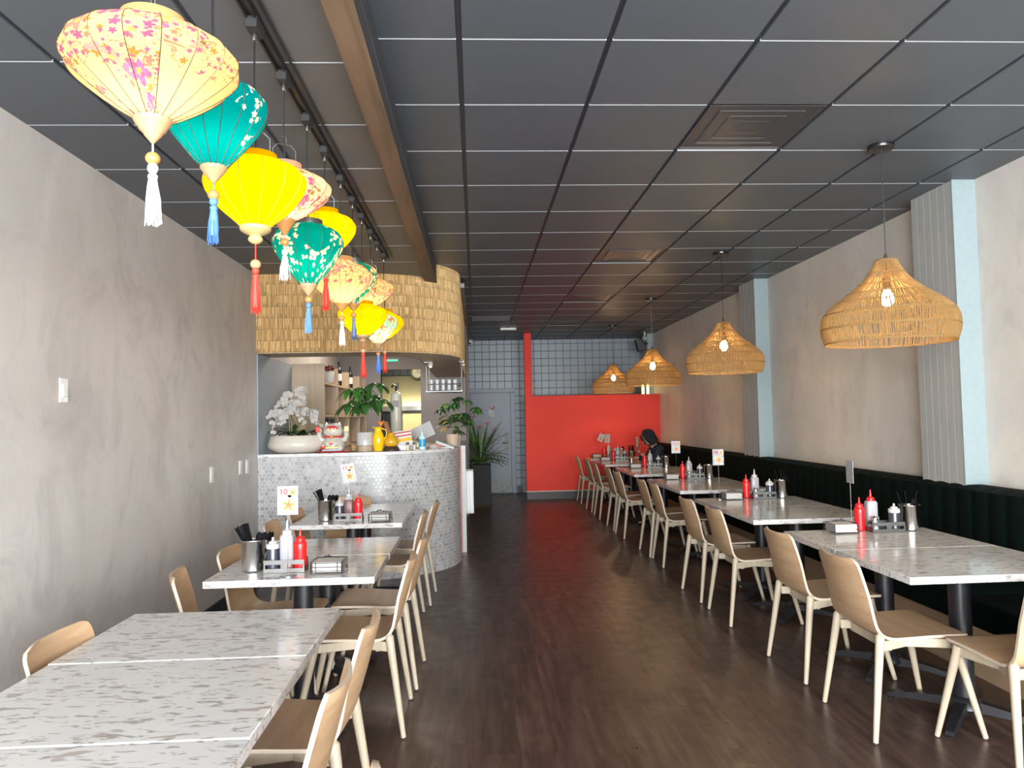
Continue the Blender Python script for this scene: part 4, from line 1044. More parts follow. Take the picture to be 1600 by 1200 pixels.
def napkins(front=True):
    t = thing('napkin_holder', '', 'napkin holder'); g = MB(); r_ = .0021; h = .058; a, b = .076, .068
    for z in (.012, .024, .036, .048, h):
        for x in (-a, a): g.tube([(x, -b, z), (x, b, z)], r_, 5)
    for z in (.014, h):
        g.tube([(-a, b, z), (a, b, z)], r_, 5)
    for z in ((.014, .032, h-.006) if front else (.006,)): g.tube([(-a, -b, z), (-a+.0, -b, z), (a, -b, z)], r_*.9, 5)
    for x in (-a, -a*.7, a*.7, a):
        if front or abs(x) == a: g.tube([(x, -b, .006), (x, -b, h)], r_, 5)
        g.tube([(x, b, .006), (x, b, h)], r_, 5)
    for x in (-.04, 0, .04): g.tube([(x, -b, .006), (x, b, .006)], r_, 5)
    for sx in (-a, a):
        g.tube([(sx, -b, h), (sx, -b-.002, .004)], r_*1.3, 5)
    g.build('wire_basket', M['black'], t, ang=60)
    g = MB()
    for sx in (-a, a):
        for sy in (-b, b): g.ball((sx, sy, .0055), .0055, 8, 5)
    g.build('ball_feet', M['black'], t)
    g = MB(); g.tube([(-.02, b, h), (-.03, .02, h+.012), (.0, -.01, h+.02), (.035, .0, h+.010), (.05, .03, h+.006)], .0024, 6); g.ball((.0, -.01, h+.02), .006, 8, 6); g.build('weight_arm', M['black'], t)
    return t
def napkin_stack():
    g = MB(); random.seed(2)
    for k in range(9):
        j = random.uniform(-.002, .002); g.box(-.070+j, .070+j, -.0625-j, .0625-j, .0085+k*.0052, .0085+k*.0052+.0046)
    o = g.build('napkin_stack', M['paper'], None, bevel=.001, seg=1); return o
def petal(rot, L, w_, z, c=(0, 0), n=12, start=0.0):
    out = []
    for k in range(n):
        a = 2*PI*k/n; t = (1-math.cos(a))/2; y = start + L*t; x = w_*math.sin(a)*(.35+.9*t)*(1 if True else 1)
        out.append((c[0]+x*math.cos(rot)-y*math.sin(rot), z, c[1]+x*math.sin(rot)+y*math.cos(rot)))
    return out
pet_w, pet_g, pet_y, pet_o = simple('petal_white', (.50, .50, .49), .5), simple('petal_outline_grey', (.15, .15, .20), .5), simple('petal_yellow', (.70, .40, .01), .5), simple('petal_orange', (.60, .12, .005), .5)
num_red = simple('number_red', (.42, .004, .012), .5)
def text_mesh(txt, size, mat, name='number'):
    cu = bpy.data.curves.new('text', 'FONT'); cu.body = txt; cu.size = size; cu.extrude = .0003; cu.align_x = 'CENTER'; cu.offset = size*.012
    ob = bpy.data.objects.new('text', cu); C.objects.link(ob); dg = bpy.context.evaluated_depsgraph_get(); me = bpy.data.meshes.new_from_object(ob.evaluated_get(dg))
    bpy.data.objects.remove(ob); me.materials.clear(); me.materials.append(mat); o = bpy.data.objects.new(name, me); C.objects.link(o); return o
def card(label, num=None):
    t = thing('table_number_stand', label, 'table sign'); g = MB(); g.lathe([(.001, .001), (.040, .001), (.040, .003), (.001, .004)], 28); g.build('base', M['steel'], t)
    g = MB(); g.tube([(0, 0, .003), (0, 0, .31)], .0014, 6); g.tube([(0, 0, .29), (.006, 0, .30), (.004, 0, .312), (-.004, 0, .312)], .0014, 5); g.build('rod', M['chrome'], t)
    T = Matrix.Translation((0, 0, .295))
    g = MB(); g.box(-.050, .050, -.0012, .0012, 0, .140, 0, T); cd = g.build('card', M['white_card'], t)
    cx, cz = 0.0, .036+.295
    def fl(c, s, name):
        g = MB()
        for k in range(5):
            a = R(-8) + k*2*PI/5
            for (L, w_, y, mt) in ((.052*s, .0215*s, -.0015, 1), (.0500*s, .0195*s, -.0018, 0), (.032*s, .0080*s, -.0021, 2), (.020*s, .0042*s, -.0024, 3)):
                p = petal(a, L, w_, y, c); p = [(min(.0495, max(-.0495, q[0])), q[1], min(.4345, max(.2955, q[2]))) for q in p]; g.add(p, [tuple(range(len(p)))], mt)
        return g.build(name, [pet_w, pet_g, pet_y, pet_o], t, smooth=False, weld=False)
    fl((.024, .110+.295), .62, 'printed_flower'); fl((.004, .048+.295), 1.0, 'printed_flower')
    if num:
        o = text_mesh(num, .040, num_red); o.parent = t; o.rotation_euler = (PI/2, 0, 0); o.location = (-.020, -.0028, .295+.100)
    return t
M['white_card'] = simple('glossy_white_card', (.38, .38, .385), .35)
protos = {}
def put(kind, fn, x, y, label, group, rz=0.0, z=TZ):
    if kind not in protos:
        o = fn(); protos[kind] = o; o.location = (x, y, z); o.rotation_euler = (0, 0, rz); o['label'] = label; o['group'] = group
        if 'category' not in o: pass
        return o
    return dup(protos[kind], (x, y, z), rz, label, group)
def nap_fn():
    o = napkin_stack(); tag(o, '', 'napkins'); return o
chop_m = simple('black_chopstick_lacquer', (.004, .004, .005), .7, spec=.1)
chop_p = None
def chops(x, y, n, where, lean, seed):
    global chop_p
    random.seed(seed)
    if chop_p is None:
        g = MB(); g.tube([(0, 0, 0), (0, 0, .235)], [.0026, .0040], 6); chop_p = g.mesh('chopstick', chop_m)
    for k in range(n):
        a = random.uniform(0, 2*PI); r0 = random.uniform(.0, .020)
        bx, by = r0*math.cos(a), r0*math.sin(a); tx, ty = random.uniform(-.049, -.006) if lean < 0 else random.uniform(-.040, .03), random.uniform(-.025, .025); tz = .150
        b = Vector((.022+bx*.6, by, .010)) if lean < 0 else Vector((bx, by, .010)); e = Vector((tx, ty, tz)); d = (e-b).normalized()
        o = bpy.data.objects.new('chopstick', chop_p); C.objects.link(o); o.location = Vector((x, y, TZ)) + b; o.rotation_mode = 'QUATERNION'; o.rotation_quaternion = Vector((0, 0, 1)).rotation_difference(d)
        tag(o, 'black chopstick standing in the steel bucket %s' % where, 'chopstick', 'black chopsticks in the steel bucket %s' % where)
spoon_me = None
def spoons(x, y, n, where, seed):
    global spoon_me
    random.seed(seed)
    if spoon_me is None:
        g = MB(); g.tube([(0, 0, 0), (0, 0, .13)], [.003, .0045], 6); g.ball((0, .004, .150), .020, 12, 7, sc=(.85, .35, 1.25)); spoon_me = g.mesh('spoon', chop_m)
    for k in range(n):
        o = bpy.data.objects.new('spoon', spoon_me); C.objects.link(o); o.location = (x+.012+.012*k, y-.012+.012*k, TZ+.02); o.rotation_euler = (R(-4+5*k), R(7+5*k), R(30*k))
        tag(o, 'short black spoon handle in the steel bucket %s' % where, 'spoon', 'black spoons in the steel bucket %s' % where)
def place_set(where, xn, yn, xc, yc, xb, yb, bots, cardpos, n_ch, n_sp, lean, seed):
    put('nap' if lean < 0 else 'nap2', (lambda: napkins(True)) if lean < 0 else (lambda: napkins(False)), xn, yn, 'black wire napkin holder %s' % where, 'wire napkin holders', R(random.uniform(-3, 3)))
    put('naps', nap_fn, xn, yn, 'stack of white napkins in the wire holder %s' % where, 'white napkin stacks')
    put('cad', caddy, xc, yc, 'slotted steel condiment caddy %s' % where, 'steel condiment caddies')
    put('buc', bucket, xb, yb, 'round steel cutlery bucket %s' % where, 'steel cutlery buckets')
    for kind, bx, by, dz in bots:
        z = TZ + (.0032 if dz else 0)
        if kind == 'k': put('k', ketchup, bx, by, 'red ketchup bottle %s' % where, 'red ketchup bottles', 0, z)
        if kind == 'c': put('c', lambda: clear_bottle(.05, M['white']), bx, by, 'cloudy squeeze bottle with a white nozzle %s' % where, 'cloudy squeeze bottles', 0, z)
        if kind == 'cr': put('cr', lambda: clear_bottle(.02, M['red_plastic']), bx, by, 'cloudy squeeze bottle with a red nozzle %s' % where, 'cloudy squeeze bottles', 0, z)
        if kind == 'cf': put('cf', lambda: clear_bottle(.155, M['white']), bx, by, 'squeeze bottle nearly full of brown sauce %s' % where, 'cloudy squeeze bottles', 0, z)
        if kind == 's': put('s', lambda: soy_bottle(soy_m), bx, by, 'dark soy bottle with a white lid %s' % where, 'soy bottles', 0, z)
        if kind == 'h': put('h', shaker, bx, by, 'small glass shaker with a chrome spout %s' % where, 'glass shakers', R(random.uniform(-40, 40)), z)
    chops(xb, yb, n_ch, where, lean, seed); spoons(xb, yb, n_sp, where, seed)
    if cardpos:
        x, y, rz, num, lab = cardpos[:5]; c = card(lab, num); c.location = (x, y, TZ); c.rotation_euler = (0, 0, R(rz)); c['group'] = 'plumeria table number stands'
        if len(cardpos) > 5:
            for ch in c.children:
                if ch.name.split('.')[0] in ('card', 'printed_flower', 'number'):
                    Tm = Matrix.Translation((0, 0, .30)) @ Matrix.Rotation(R(cardpos[5]), 4, 'Y') @ Matrix.Translation((0, 0, -.30)); ch.matrix_basis = Tm @ ch.matrix_basis
place_set('on the middle left table', -.745, 3.795, -.968, 3.835, -1.142, 3.870, (('s', -1.033, 3.835, 1), ('c', -.962, 3.835, 1), ('k', -.897, 3.835, 1)), (-.928, 3.715, 0, '10', 'upright plumeria card numbered 10 on the middle left table'), 20, 4, -.05, 1)
place_set('on the left table closest to the bar', -.725, 5.635, -.960, 5.665, -1.145, 5.715, (('s', -1.032, 5.665, 1), ('cf', -.962, 5.665, 1), ('k', -.893, 5.665, 1)), (-.930, 5.535, 0, '11', 'tilted plumeria card numbered 11 in front of the tiled bar', -9), 16, 4, -.05, 2)
def rset(i, where, y, dx, cardpos, n, ns, cr, seed, lean=0.02):
    place_set(where, 2.245+dx, y+.02, 2.515+dx, y, 2.695+dx, y+.035, (('k', 2.395+dx, y+.075, 0), (cr, 2.475+dx, y+.085, 0), ('s', 2.575+dx, y+.0, 1), ('h', 2.452+dx, y+.0, 1)), cardpos, n, ns, lean, seed)
rset(0, 'on the nearest bench-side table', 4.505, .0, (2.345, 4.585, 86, None, 'plumeria card seen edge-on, on the bench-side table nearest the camera'), 3, 3, 'cr', 3)
rset(1, 'on the second bench-side table', 6.395, -.025, (2.115, 6.43, 2, '04', 'plumeria card numbered 04 on the second bench-side table'), 4, 3, 'c', 4)
rset(2, 'on the third bench-side table', 8.50, .0, (2.325, 8.58, -8, '03', 'plumeria card numbered 03 on the third bench-side table'), 0, 1, 'c', 5)
rset(3, 'on the fourth bench-side table', 10.43, -.005, (2.30, 10.54, 62, None, 'small plumeria card turned almost edge-on in front of the hooded person'), 0, 1, 'c', 6)
rset(4, 'at the table of the hooded person', 12.28, -.11, (2.20, 12.40, 10, None, 'upright plumeria card just left of the black chopsticks at the back'), 20, 1, 'c', 7)
rset(5, 'on the table touching the red wall', 13.30, -.08, (2.20, 13.20, 0, None, 'plumeria card tilted sideways against the red wall', 28), 0, 1, 'c', 8)
# ---------------------------------------------------------------- plants
def leaf(m_, base, d, L, w_, droop=.3, fold=.18, mat=0, n=7, up=Vector((0, 0, 1)), tip=.0):
    base, d = Vector(base), Vector(d).normalized(); side = d.cross(up)
    if side.length < .05: side = d.cross(Vector((1, 0, 0)))
    side.normalize(); vs = []; p = base.copy(); dd = d.copy()
    for k in range(n+1):
        t = k/n; ww = w_*(math.sin(PI*min(1, t*.92+.05))**.75)*(1-.35*t*t); ww = max(ww, .0008) if k < n else .0006
        nrm = side.cross(dd).normalized()
        vs += [p - side*ww - nrm*(-fold*ww), p.copy(), p + side*ww + nrm*(fold*ww)]
        dd = (dd + Vector((0, 0, -droop/n*1.6))).normalized(); p = p + dd*(L/n)
    fs = []
    for k in range(n):
        a = k*3; fs += [(a, a+1, a+4, a+3), (a+1, a+2, a+5, a+4)]
    m_.add(vs, fs, mat)
def leafmat(name, a, b, rough=.35):
    m = NT(name); g = m.noise(m.obj(), 14, 3); v = m.noise(m.map(m.obj(), (60, 60, 60)), 2, 2)
    m.set(col=m.mix(m.ramp(g, ((.35, 0.), (.65, 1.))), a, b), rough=rough, spec=.4); return m.mat
G1 = leafmat('fresh_green_leaf', (.030, .115, .018), (.075, .22, .032)); G2 = leafmat('dark_green_leaf', (.010, .040, .012), (.026, .085, .022)); G3 = leafmat('mid_green_leaf', (.020, .075, .018), (.05, .14, .03)); GO = leafmat('orchid_leaf', (.008, .030, .010), (.018, .06, .02), .25)
STEM = simple('green_brown_stem', (.18, .17, .07), .5)
CT = 1.201
# orchids in a wide cream bowl
oc = thing('orchid_arrangement', 'white orchids arching out of a wide cream bowl at the wall end of the bar', 'plant', (-1.735, 7.36, CT))
g = MB(); g.lathe([(.001, .004), (.19, .001), (.225, .010), (.285, .055), (.287, .085), (.262, .163), (.256, .168), (.250, .163), (.255, .15), (.001, .14)], 56); g.build('cream_bowl', M['cream'], oc, ang=50)
random.seed(21)
g = MB(); g.lathe([(.001, .150), (.252, .148)], 24); g.build('soil', simple('dark_moss', (.03, .035, .015), .9), oc)
for k in range(9):
    g = MB(); a = 2*PI*k/9 + random.uniform(-.3, .3); leaf(g, (random.uniform(-.1, .1), random.uniform(-.05, .05), .158), (math.cos(a)*.8, .5*math.sin(a)-.2, .75), random.uniform(.22, .29), .042, .95, .25, n=9); g.build('leaf', GO, oc)
bl = MB()
def pt(rot, L, w_, z0, lift, mt=0):
    vs = [(0, z0, 0)]; n = 12
    for k in range(n+1):
        t = k/n; a = (t-.5)*2*1.25; r_ = L*math.cos(a*.62)**.6; x = math.sin(a)*w_*1.05; y = L*(.15+.85*math.cos(a*.75)); vs.append((x*math.cos(rot)-y*math.sin(rot), z0-lift*(1-abs(a)/1.3)+.002, x*math.sin(rot)+y*math.cos(rot)))
    bl.add(vs, [(0, k+2, k+1) for k in range(n)], mt)
for r_, L, w_ in ((0, .034, .013), (R(128), .032, .013), (R(-128), .032, .013)): pt(r_, L, w_, .002, .004)
for r_ in (R(74), R(-74)): pt(r_, .038, .028, -.001, .006)
bl.ball((0, -.008, -.004), .0065, 8, 6, 1); bl.ball((0, -.010, -.011), .005, 8, 5, 2)
orch_w = trans_mat('white_orchid_petal', lambda m: m.mix(m.noise(m.obj(), 30, 2), (.52, .50, .475), (.60, .58, .555)), .25, .9)
bme = bl.mesh('blossom', [orch_w, simple('orchid_heart', (.80, .72, .42), .5), simple('orchid_lip', (.55, .20, .12), .5)], ang=60)
stems = []
for k, (ex, ey, ez, hx) in enumerate(((-.255, -.05, .34, -.10), (-.22, -.10, .22, -.16), (-.06, -.06, .56, -.12), (.10, -.04, .60, -.02), (.20, -.08, .34, .10), (.27, -.03, .20, .10), (-.12, -.14, .28, -.06), (.08, -.14, .30, .03), (.02, -.1, .46, .0), (-.2, .04, .46, -.15), (.16, .05, .50, .02))):
    b = Vector((random.uniform(-.08, .08), random.uniform(-.04, .04), .15)); top = Vector((hx, ey*.5, max(ez+.10, .46))); e = Vector((ex, ey, ez))
    pts = []
    for q in range(13):
        t = q/12; pts.append((1-t)**3*b + 3*(1-t)**2*t*(b+Vector((0, 0, .30))) + 3*(1-t)*t*t*top + t**3*e)
    g = MB(); g.tube(pts, .0035, 6); g.build('stem', simple('orchid_stem', (.30, .26, .10), .5) if k == 0 else bpy.data.materials['orchid_stem'], oc)
    for q in range(9):
        t = .50 + .5*q/8; i = t*12; j = min(11, int(i)); f = i-j; p = pts[j].lerp(pts[j+1], f)
        if len(stems) >= 92: break
        o = bpy.data.objects.new('blossom', bme); C.objects.link(o); o.parent = oc; o.location = p + Vector((random.uniform(-.028, .028), random.uniform(-.035, .0), random.uniform(-.022, .015)))
        o.rotation_euler = (random.uniform(-.5, .3), random.uniform(-.5, .5), random.uniform(-.9, .9)); sc = random.uniform(.82, 1.15)*(1 if t < .9 else .7); o.scale = (sc,)*3; stems.append(o)
# lucky cat figurine on a red tray
lc = thing('lucky_cat_figurine', 'white and red ceramic lucky cat figurine with raised paws on a red tray', 'figurine', (-1.375, 7.26, CT))
cw, cr_, cg = simple('white_glaze', (.52, .48, .42), .2), simple('red_glaze', (.62, .03, .025), .25), simple('gold_paint', (.75, .48, .12), .3, .6)
g = MB(); g.lathe([(.001, .001), (.150, .001), (.165, .010), (.160, .014), (.001, .012)], 40); g.build('red_tray', cr_, lc)
g = MB(); g.lathe([(.03, .016), (.095, .02), (.110, .05), (.105, .10), (.075, .145), (.04, .17)], 28, close_bot=True, close_top=True); g.ball((-.07, -.05, .04), .035, 12, 8); g.ball((.07, -.05, .04), .035, 12, 8); g.build('body', cw, lc)
g = MB(); g.ball((0, -.01, .205), .085, 24, 14, sc=(1.12, .85, .88)); 
for s in (-1, 1): g.add([(s*.035, -.01, .265), (s*.082, -.01, .235), (s*.066, -.01, .295), (s*.06, .03, .25)], [(0,1,2),(1,3,2),(3,0,2),(0,3,1)])
hd = g.build('head', cw, lc)
g = MB(); g.ball((0, -.052, .222), .058, 20, 10, sc=(1.1, .5, .62)); g.build('red_hood_panel', cr_, hd)
g = MB(); 
for s in (-1, 0, 1): g.ball((s*.034, -.080, .215), .014, 10, 7, sc=(1, .6, 1))
g.build('small_faces', simple('peach_glaze', (.85, .60, .38), .3), hd)
g = MB(); 
for s in (-1, 0, 1): g.ball((s*.034, -.082, .230), .013, 10, 6, sc=(1.1, .6, .45))
g.build('small_caps', cw, hd)
g = MB(); g.tube([(.082*math.cos(a), .07*math.sin(a)-.01, .150) for a in [2*PI*k/24 for k in range(24)]], .008, 8, closed=True); g.build('red_collar', cr_, lc)
g = MB(); g.ball((0, -.088, .148), .016, 12, 8); g.build('gold_bell', cg, lc)
for s in (-1, 1):
    g = MB(); g.tube([(s*.075, -.01, .115), (s*.115, -.02, .12), (s*.130, -.025, .16), (s*.128, -.03, .20)], [.028, .026, .024, .026], 12); g.ball((s*.128, -.035, .205), .030, 12, 8); a_ = g.build('raised_paw', cw, lc)
    g = MB(); g.cbox((s*.135, -.06, .222), (.045, .014, .055)); g.build('gold_plaque' if s > 0 else 'red_plaque', cg if s > 0 else cr_, a_, bevel=.006)
g = MB(); g.cbox((0, -.104, .048), (.12, .012, .018)); g.build('gold_bar', cg, lc, bevel=.004)
for k, (x, z, r_) in enumerate(((-.04, .078, .018), (0, .082, .017), (.04, .078, .018), (-.078, .05, .02))):
    g = MB(); g.ball((x, -.098, z), r_, 10, 8, sc=(1, .8, 1.15)); f_ = g.build('small_figure', cr_ if k in (1, 3) else cw, lc); g = MB(); g.ball((x, -.104, z+.016), r_*.6, 8, 6); g.build('small_head', simple('peach_glaze2', (.80, .58, .4), .3) if k == 0 else bpy.data.materials['peach_glaze2'], f_)
g = MB(); 
for k in range(9): g.ball((-.08+.02*k, -.115+.012*abs(4-k)*.5, .022), .014, 8, 6, sc=(1, .7, .6))
g.build('blue_waves', simple('pale_blue_glaze', (.45, .60, .72), .3), lc)
# black wire basket
t = thing('wire_basket', 'small black wire basket between the figurine and the speckled plant pot', 'basket', (-1.193, 7.40, CT)); g = MB()
for z in (.004, .03, .06, .09): g.tube([(sx*.03, sy*.05, z) for sx, sy in ((-1,-1),(1,-1),(1,1),(-1,1))], .0018, 4, closed=True)
for k in range(5):
    for sy in (-.05, .05): g.tube([(-.03+.015*k, sy, .004), (-.03+.015*k, sy, .09)], .0015, 4)
g.build('wires', M['black'], t); MB().box(-.026, .026, -.045, .045, .006, .07).build('sachets', simple('amber_sachets', (.45, .26, .06), .5), t, bevel=.004)
# money tree in a speckled pot
mt = thing('money_tree', 'leafy green money tree in a speckled white pot with a wooden foot', 'plant', (-1.07, 7.25, CT))
def m_speckle():
    m = NT('speckled_ceramic'); v = m.n('ShaderNodeTexVoronoi'); m._in(v.inputs['Vector'], m.obj()); v.inputs['Scale'].default_value = 130
    s = m.math('LESS_THAN', v.outputs['Distance'], .28); m.set(col=m.mix(s, (.48, .46, .44), (.14, .13, .13)), rough=.25); return m.mat
g = MB(); g.lathe([(.078, .058), (.083, .062), (.083, .183), (.080, .186), (.077, .183), (.077, .16), (.001, .155)], 36, close_bot=True); g.build('speckled_pot', m_speckle(), mt, ang=50)
g = MB(); g.lathe([(.074, .001), (.076, .004), (.076, .056), (.070, .058)], 36, close_bot=True, close_top=True); g.build('wooden_foot', M['oak'], mt, ang=50)
g = MB(); g.tube([(0, 0, .155), (.012, .0, .26), (.0, 0, .36), (.02, 0, .44)], [.016, .013, .012, .008], 8); g.tube([(.0, 0, .33), (-.06, -.02, .42)], .006, 6); g.tube([(.01, 0, .38), (.08, .0, .50)], .006, 6); g.build('trunk', simple('grey_brown_bark', (.20, .14, .09), .8), mt)
random.seed(9)
for k, (x, y, z, L, tint) in enumerate(((-.10, -.06, .60, .20, 0), (.02, -.09, .46, .21, 1), (-.13, -.02, .46, .20, 1), (.11, .02, .66, .18, 1), (.14, -.02, .50, .20, 1), (-.02, .03, .62, .18, 0), (.06, .08, .55, .18, 1), (-.08, .06, .50, .18, 1), (.0, -.10, .56, .15, 1))):
    g = MB(); c = Vector((x, y, z)); g.tube([(0, 0, .40), tuple(c*.6+Vector((0, 0, .16))), tuple(c)], .0028, 5, mat=1)
    n = 6
    for q in range(n):
        a = 2*PI*q/n + k*.7; leaf(g, c, (math.cos(a), math.sin(a)*.9-.25, .12), L*random.uniform(.92, 1.18), L*.21, 1.05, .2, n=8)
    g.build('leaf', [G1 if tint == 0 else G3, STEM], mt, ang=80)
# yellow pitcher with an orange bloom
t = thing('yellow_pitcher', 'glossy yellow ceramic pitcher beside the speckled plant pot', 'pitcher', (-.940, 7.22, CT)); ym = simple('yellow_glaze', (.80, .50, .01), .15)
g = MB(); g.lathe([(.035, .001), (.043, .005), (.056, .07), (.058, .12), (.048, .165), (.034, .195), (.034, .212), (.043, .232), (.040, .232), (.030, .21), (.001, .20)], 32, close_bot=True); g.build('pitcher_body', ym, t)
g = MB(); g.add([(-.034, -.012, .215), (-.034, .012, .215), (-.065, 0, .242), (-.040, -.018, .236), (-.040, .018, .236)], [(0,3,2),(4,1,2),(0,2,1)]); g.build('spout', ym, t); g = MB(); g.tube([(.038, 0, .215), (.075, 0, .205), (.082, 0, .16), (.055, 0, .11)], .006, 8); g.build('handle', ym, t)
t = thing('orange_lily', 'orange lily bloom standing in the yellow pitcher', 'flower', (-.915, 7.235, CT+.20)); g = MB()
for q in range(6):
    a = 2*PI*q/6; leaf(g, (0, 0, .04), (math.cos(a)*.5, math.sin(a)*.5, .8), .085, .016, .5, .3, n=6)
g.tube([(0, 0, .004), (0, 0, .05)], .003, 6, mat=1); g.build('petals', [simple('orange_petal', (.85, .30, .06), .5), STEM], t)
# amber jar
t = thing('amber_glass_lamp', 'squat amber glass jar on a dark carved base beside the yellow pitcher', 'ornament', (-.822, 7.26, CT)); g = MB(); g.lathe([(.078, .001), (.080, .015), (.066, .038), (.055, .045)], 30, close_bot=True, close_top=True); g.build('carved_base', simple('dark_carved_wood', (.05, .03, .02), .5), t)
g = MB(); g.lathe([(.052, .046), (.068, .062), (.073, .09), (.060, .125), (.034, .150), (.026, .168), (.030, .175)], 26, close_top=True); g.build('amber_glass', simple('amber_glass', (.62, .33, .02), .1), t)
g = MB(); g.tube([(-.015, .01, .17), (-.06, .05, .27)], [.022, .028], 12); g.build('wooden_cone', simple('reddish_wood', (.24, .11, .05), .5), t)
# printed menu in a stand
t = thing('menu_stand', 'white menu card with red and orange bands leaning in a stand on the bar', 'menu', (-.715, 7.34, CT)); T = Matrix.Rotation(R(-14), 4, 'X') @ Matrix.Rotation(R(-8), 4, 'Y')
MB().box(-.100, .100, -.002, .002, .035, .195, 0, T).build('menu_card', M['paper'], t)
for k, (z0, z1, mt_) in enumerate(((.172, .184, num_red), (.138, .150, num_red), (.085, .118, pet_y))): MB().box(-.088, .098, -.0035, -.0022, z0, z1, 0, T).build('printed_band', mt_, t)
MB().box(-.055, .06, -.01, .06, .001, .05).build('stand', simple('clear_acrylic', (.55, .55, .53), .15), t, bevel=.004)
# two small bottles
for k, (x, lab, c_) in enumerate(((-.664, 'tiny sauce vial with a black cap, left one on the bar', (.70, .55, .42)), (-.602, 'tiny glass bottle with a dark cap, right one beside the sanitiser', (.55, .50, .46)))):
    t = thing('small_bottle', lab, 'bottle', (x, 7.27+.02*k, CT), 0, 'tiny bottles on the bar'); g = MB(); g.lathe([(.014, .001), (.016, .004), (.016, .05), (.011, .056)], 14, close_bot=True, close_top=True); g.build('bottle_body', simple('vial_%s' % ('a', 'b')[k], c_, .2), t)
    g = MB(); g.lathe([(.012, .056), (.012, .078)], 14, close_bot=True, close_top=True); g.build('cap', M['black'], t)
t = thing('dried_flower_sprig', 'small dish of dried flower heads behind the tiny bottles', 'ornament', (-.63, 7.42, CT)); g = MB(); random.seed(4)
for q in range(26): g.ball((random.uniform(-.07, .07), random.uniform(-.02, .02), .085+random.uniform(0, .03)), random.uniform(.006, .011), 6, 4)
g.build('flower_heads', simple('dried_brown_petals', (.22, .12, .08), .8), t); g = MB(); g.lathe([(.02, .001), (.035, .004), (.05, .08), (.046, .08), (.001, .01)], 18); g.build('dish', M['cream'], t)
# hand sanitiser
t = thing('hand_sanitizer', 'clear pump bottle of hand sanitiser with a blue label', 'bottle', (-.530, 7.36, CT)); g = MB(); g.lathe([(.030, .001), (.035, .006), (.035, .115), (.026, .140), (.014, .150), (.014, .158)], 22, close_bot=True, close_top=True); g.build('bottle_body', simple('clear_gel', (.50, .66, .70), .08), t)
g = MB(); g.lathe([(.0355, .030), (.0355, .105)], 22); g.build('blue_label', simple('blue_label', (.03, .30, .50), .4), t); g = MB(); g.lathe([(.015, .158), (.016, .175), (.008, .182), (.006, .205)], 14, close_bot=True, close_top=True); g.tube([(0, 0, .21), (-.03, -.01, .208)], .006, 8); g.ball((0, 0, .212), .012, 10, 6, sc=(1, 1, .6)); g.build('pump', M['white'], t)
# leaflets, book
t = thing('leaflet_pile', 'loose pile of printed leaflets on the bar beside the sanitiser', 'leaflets', (-.405, 7.52, CT)); random.seed(8)
for k in range(4):
    T = Matrix.Translation((.01*k-.02, .012*k, .002+.004*k)) @ Matrix.Rotation(R((-18, 9, 24, -6)[k]), 4, 'Z') @ Matrix.Rotation(R(18+6*k), 4, 'X'); MB().box(-.05, .05, -.02, .05, 0, .002, 0, T).build('leaflet', (M['paper'], simple('pink_print', (.62, .30, .28), .6), M['paper'], bpy.data.materials.get('pink_print') or M['paper'])[k], t)
t = thing('closed_binder', 'pale binder lying tilted on the bar near its rounded end', 'binder', (-.315, 7.62, CT)); T = Matrix.Rotation(R(20), 4, 'Y') @ Matrix.Rotation(R(-12), 4, 'Z'); MB().box(-.10, .10, -.07, .07, .038, .050, 0, T).build('cover', simple('grey_green_cover', (.24, .30, .28), .4), t); MB().box(-.098, .098, -.068, .068, .022, .0375, 0, T).build('pages', M['paper'], t)
MB().box(-.06, .09, -.05, .05, .001, .012).build('papers_below', M['paper'], t)
# till screen
t = thing('till_screen', 'white till screen seen from behind, tilted, on the bar', 'screen', (-.56, 7.84, CT)); T = Matrix.Translation((0, 0, .16)) @ Matrix.Rotation(R(-24), 4, 'Y') @ Matrix.Rotation(R(-22), 4, 'X')
MB().box(-.12, .12, -.008, .008, -.075, .085, 0, T).build('screen_case', M['white'], t, bevel=.005); g = MB(); g.tube([(0, .02, .004), (0, .02, .15)], .02, 10); g.lathe([(.001, .001), (.07, .001), (.07, .008), (.001, .010)], 20); g.build('foot', M['white'], t)
# croton in a tan pot
ct = thing('croton_plant', 'yellow and dark green croton in a tan pot at the bar end', 'plant', (-.250, 7.90, CT)); g = MB(); g.lathe([(.052, .001), (.055, .004), (.072, .13), (.074, .136), (.068, .136), (.064, .11), (.001, .11)], 28, close_bot=True); g.build('tan_pot', simple('tan_ceramic', (.50, .38, .28), .35), ct)
random.seed(31); yel = leafmat('yellow_croton_leaf', (.75, .48, .04), (.85, .66, .16))
for k in range(34):
    a = random.uniform(0, 2*PI); g = MB(); h_ = random.uniform(.14, .34); yl = (math.cos(a) < -.1 and random.random() < .5)
    leaf(g, (.02*math.cos(a), .02*math.sin(a), h_), (math.cos(a), math.sin(a), .35), random.uniform(.11, .20), random.uniform(.020, .032), .7, .2); g.build('leaf', yel if yl else (G2 if k % 3 else G3), ct)
g = MB(); g.tube([(0, 0, .11), (.0, 0, .34)], .006, 6); g.build('stem', STEM, ct)
